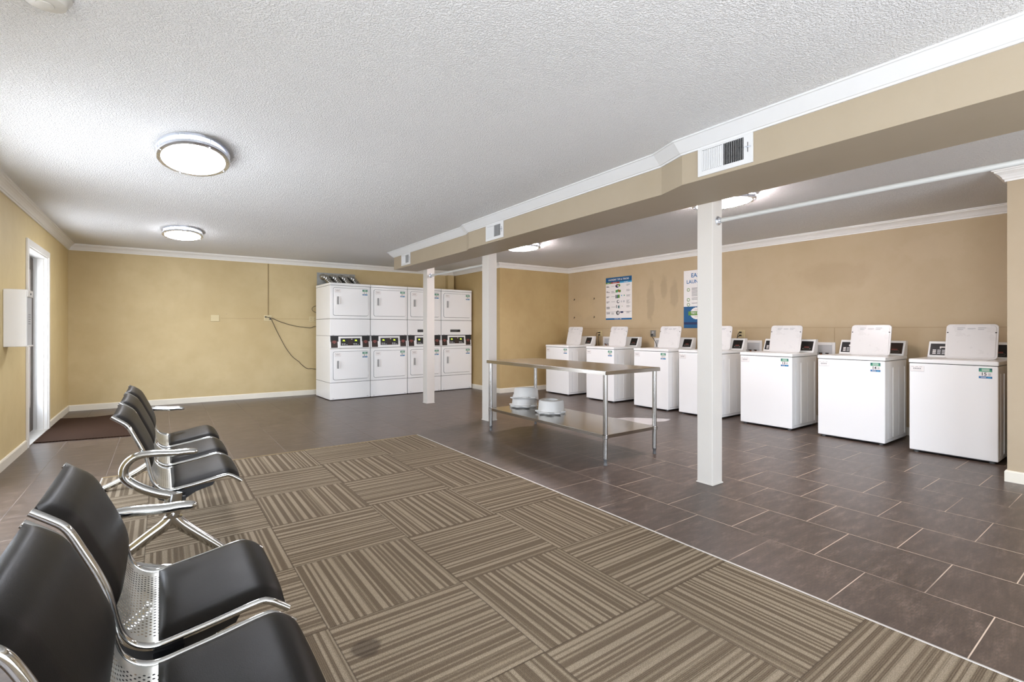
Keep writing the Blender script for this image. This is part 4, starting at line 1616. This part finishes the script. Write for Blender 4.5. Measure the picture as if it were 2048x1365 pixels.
SEAT0 = ARC[arc_of((0.362, 0.372))]
s_crease = ARC[arc_of((0.048, 0.384))]
s_back0 = ARC[arc_of((-0.036, 0.495))]
s_top = ARC[-1]
shell = shell_mesh(0, SW)
rail_meshes = None


def arm_path():
    pts = [(0.156, 0.568), (0.110, 0.573), (0.065, 0.573), (0.000, 0.580), (-0.048, 0.583), (-0.097, 0.577), (-0.128, 0.554), (-0.143, 0.520), (-0.139, 0.484), (-0.112, 0.450), (-0.068, 0.415), (-0.013, 0.384), (0.045, 0.360), (0.066, 0.348)]
    return smoothpath([(x, 0, z) for x, z in pts], 5)


def make_bench(loc, nseats, label, ylegs):
    pitch = 0.56
    t = thing('waiting_bench', label, 'bench', loc, 0, 'beam seating benches')
    Ltot = nseats * pitch
    # beam under the seats
    MB().box(0.035, 0.105, 0.0, Ltot, 0.315, 0.350, 'beamsteel', bev=0.003).make('beam', t)
    for y in (0.0, Ltot):
        ap = arm_path()
        n = len(ap)
        secs = []
        for i in range(n):
            u = i / (n - 1)
            ra = 0.0160 + 0.007 * u
            rb = 0.0225
            if i < 3:
                f = (0.45, 0.80, 0.95)[i]
                ra, rb = ra * f, rb * f
            secs.append([(ra * math.cos(2 * math.pi * q / 20), rb * math.sin(2 * math.pi * q / 20)) for q in range(20)])
        mb = MB()
        mb.sweep([p + Vector((0, y, 0)) for p in ap], secs, 'chrome', binormal=(0, 1, 0))
        plab(mb.make('armrest', t), 'chrome C-shaped armrest')
    for y in ylegs:
        mb = MB()
        # hub post: flared column
        colp = [(0.055, y, 0.372), (0.052, y, 0.33), (0.050, y, 0.28), (0.050, y, 0.235), (0.050, y, 0.20)]
        sc = [[(ra * math.cos(2 * math.pi * q / 20), rb * math.sin(2 * math.pi * q / 20)) for q in range(20)] for ra, rb in ((0.036, 0.024), (0.038, 0.026), (0.030, 0.022), (0.034, 0.022), (0.050, 0.018))]
        mb.sweep([Vector(p) for p in colp], sc, 'chrome', binormal=(0, 1, 0))
        for rough in ([(0.036, 0.272), (0.058, 0.240), (0.088, 0.205), (0.140, 0.155), (0.210, 0.090), (0.262, 0.042), (0.288, 0.024)],
                      [(0.064, 0.272), (0.040, 0.240), (0.006, 0.212), (-0.050, 0.176), (-0.130, 0.122), (-0.230, 0.070), (-0.318, 0.032), (-0.348, 0.024)]):
            pth = smoothpath([(px_, y, pz_) for px_, pz_ in rough], 5)
            n = len(pth)
            secs = []
            for i in range(n):
                u = i / (n - 1)
                ra = 0.034 * (1 - u) + 0.018 * u
                rb = 0.026 * (1 - u) + 0.023 * u
                if i == n - 1:
                    ra, rb = ra * 0.5, rb * 0.6
                elif i == n - 2:
                    ra, rb = ra * 0.85, rb * 0.9
                secs.append([(ra * math.cos(2 * math.pi * q / 20), rb * math.sin(2 * math.pi * q / 20)) for q in range(20)])
            mb.sweep(pth, secs, 'chrome', binormal=(0, 1, 0))
        lg = mb.make('leg_frame', t)
        for xf in (0.276, -0.336):
            plab(MB().lathe([(0.0, 0.0), (0.014, 0.0), (0.014, 0.022), (0.0, 0.022)], 'black', 16, ctr=(xf, y, 0.0)).make('foot_pad', lg), 'black glide')
    for k in range(nseats):
        y0 = 0.045 + k * pitch
        so = bpy.data.objects.new('seat_shell', shell)
        COL.objects.link(so)
        so.parent = t
        so.location = (0, y0, 0)
        plab(so, 'perforated steel seat shell')
        pad(SEAT0 + 0.012, s_crease, 0.024, 0.013, SW - 0.013, 'leather').make('seat_pad', so)
        pad(s_back0, s_top - 0.002, 0.020, 0.010, SW - 0.010, 'leather').make('back_pad', so)
        for yy in (0.0, SW):
            MB().tube([p + Vector((0, yy, 0)) - at_arc(ARC[i])[1] * 0.002 for i, p in enumerate(PS)], 0.0098, 'chrome', 12).make('side_rail', so)
        # black brackets carrying the shell
        for yy in (0.016, SW - 0.022):
            mb = MB()
            mb.prism([(-0.028, 0.425), (0.000, 0.372), (0.060, 0.365), (0.16, 0.376), (0.235, 0.383), (0.225, 0.365), (0.15, 0.345), (0.105, 0.318), (0.035, 0.312), (-0.01, 0.335), (-0.036, 0.395)], yy, yy + 0.006, 1, 'beamsteel')
            mb.make('seat_bracket', so)
    return t


make_bench((0.0, 2.975, 0.007), 3, 'three-seat black and chrome bench farther from the camera', (0.0, 1.68))
make_bench((-0.052, 0.950, 0.007), 2, 'black and chrome bench nearest the camera, cut off by the frame corner', (0.02, 1.12))
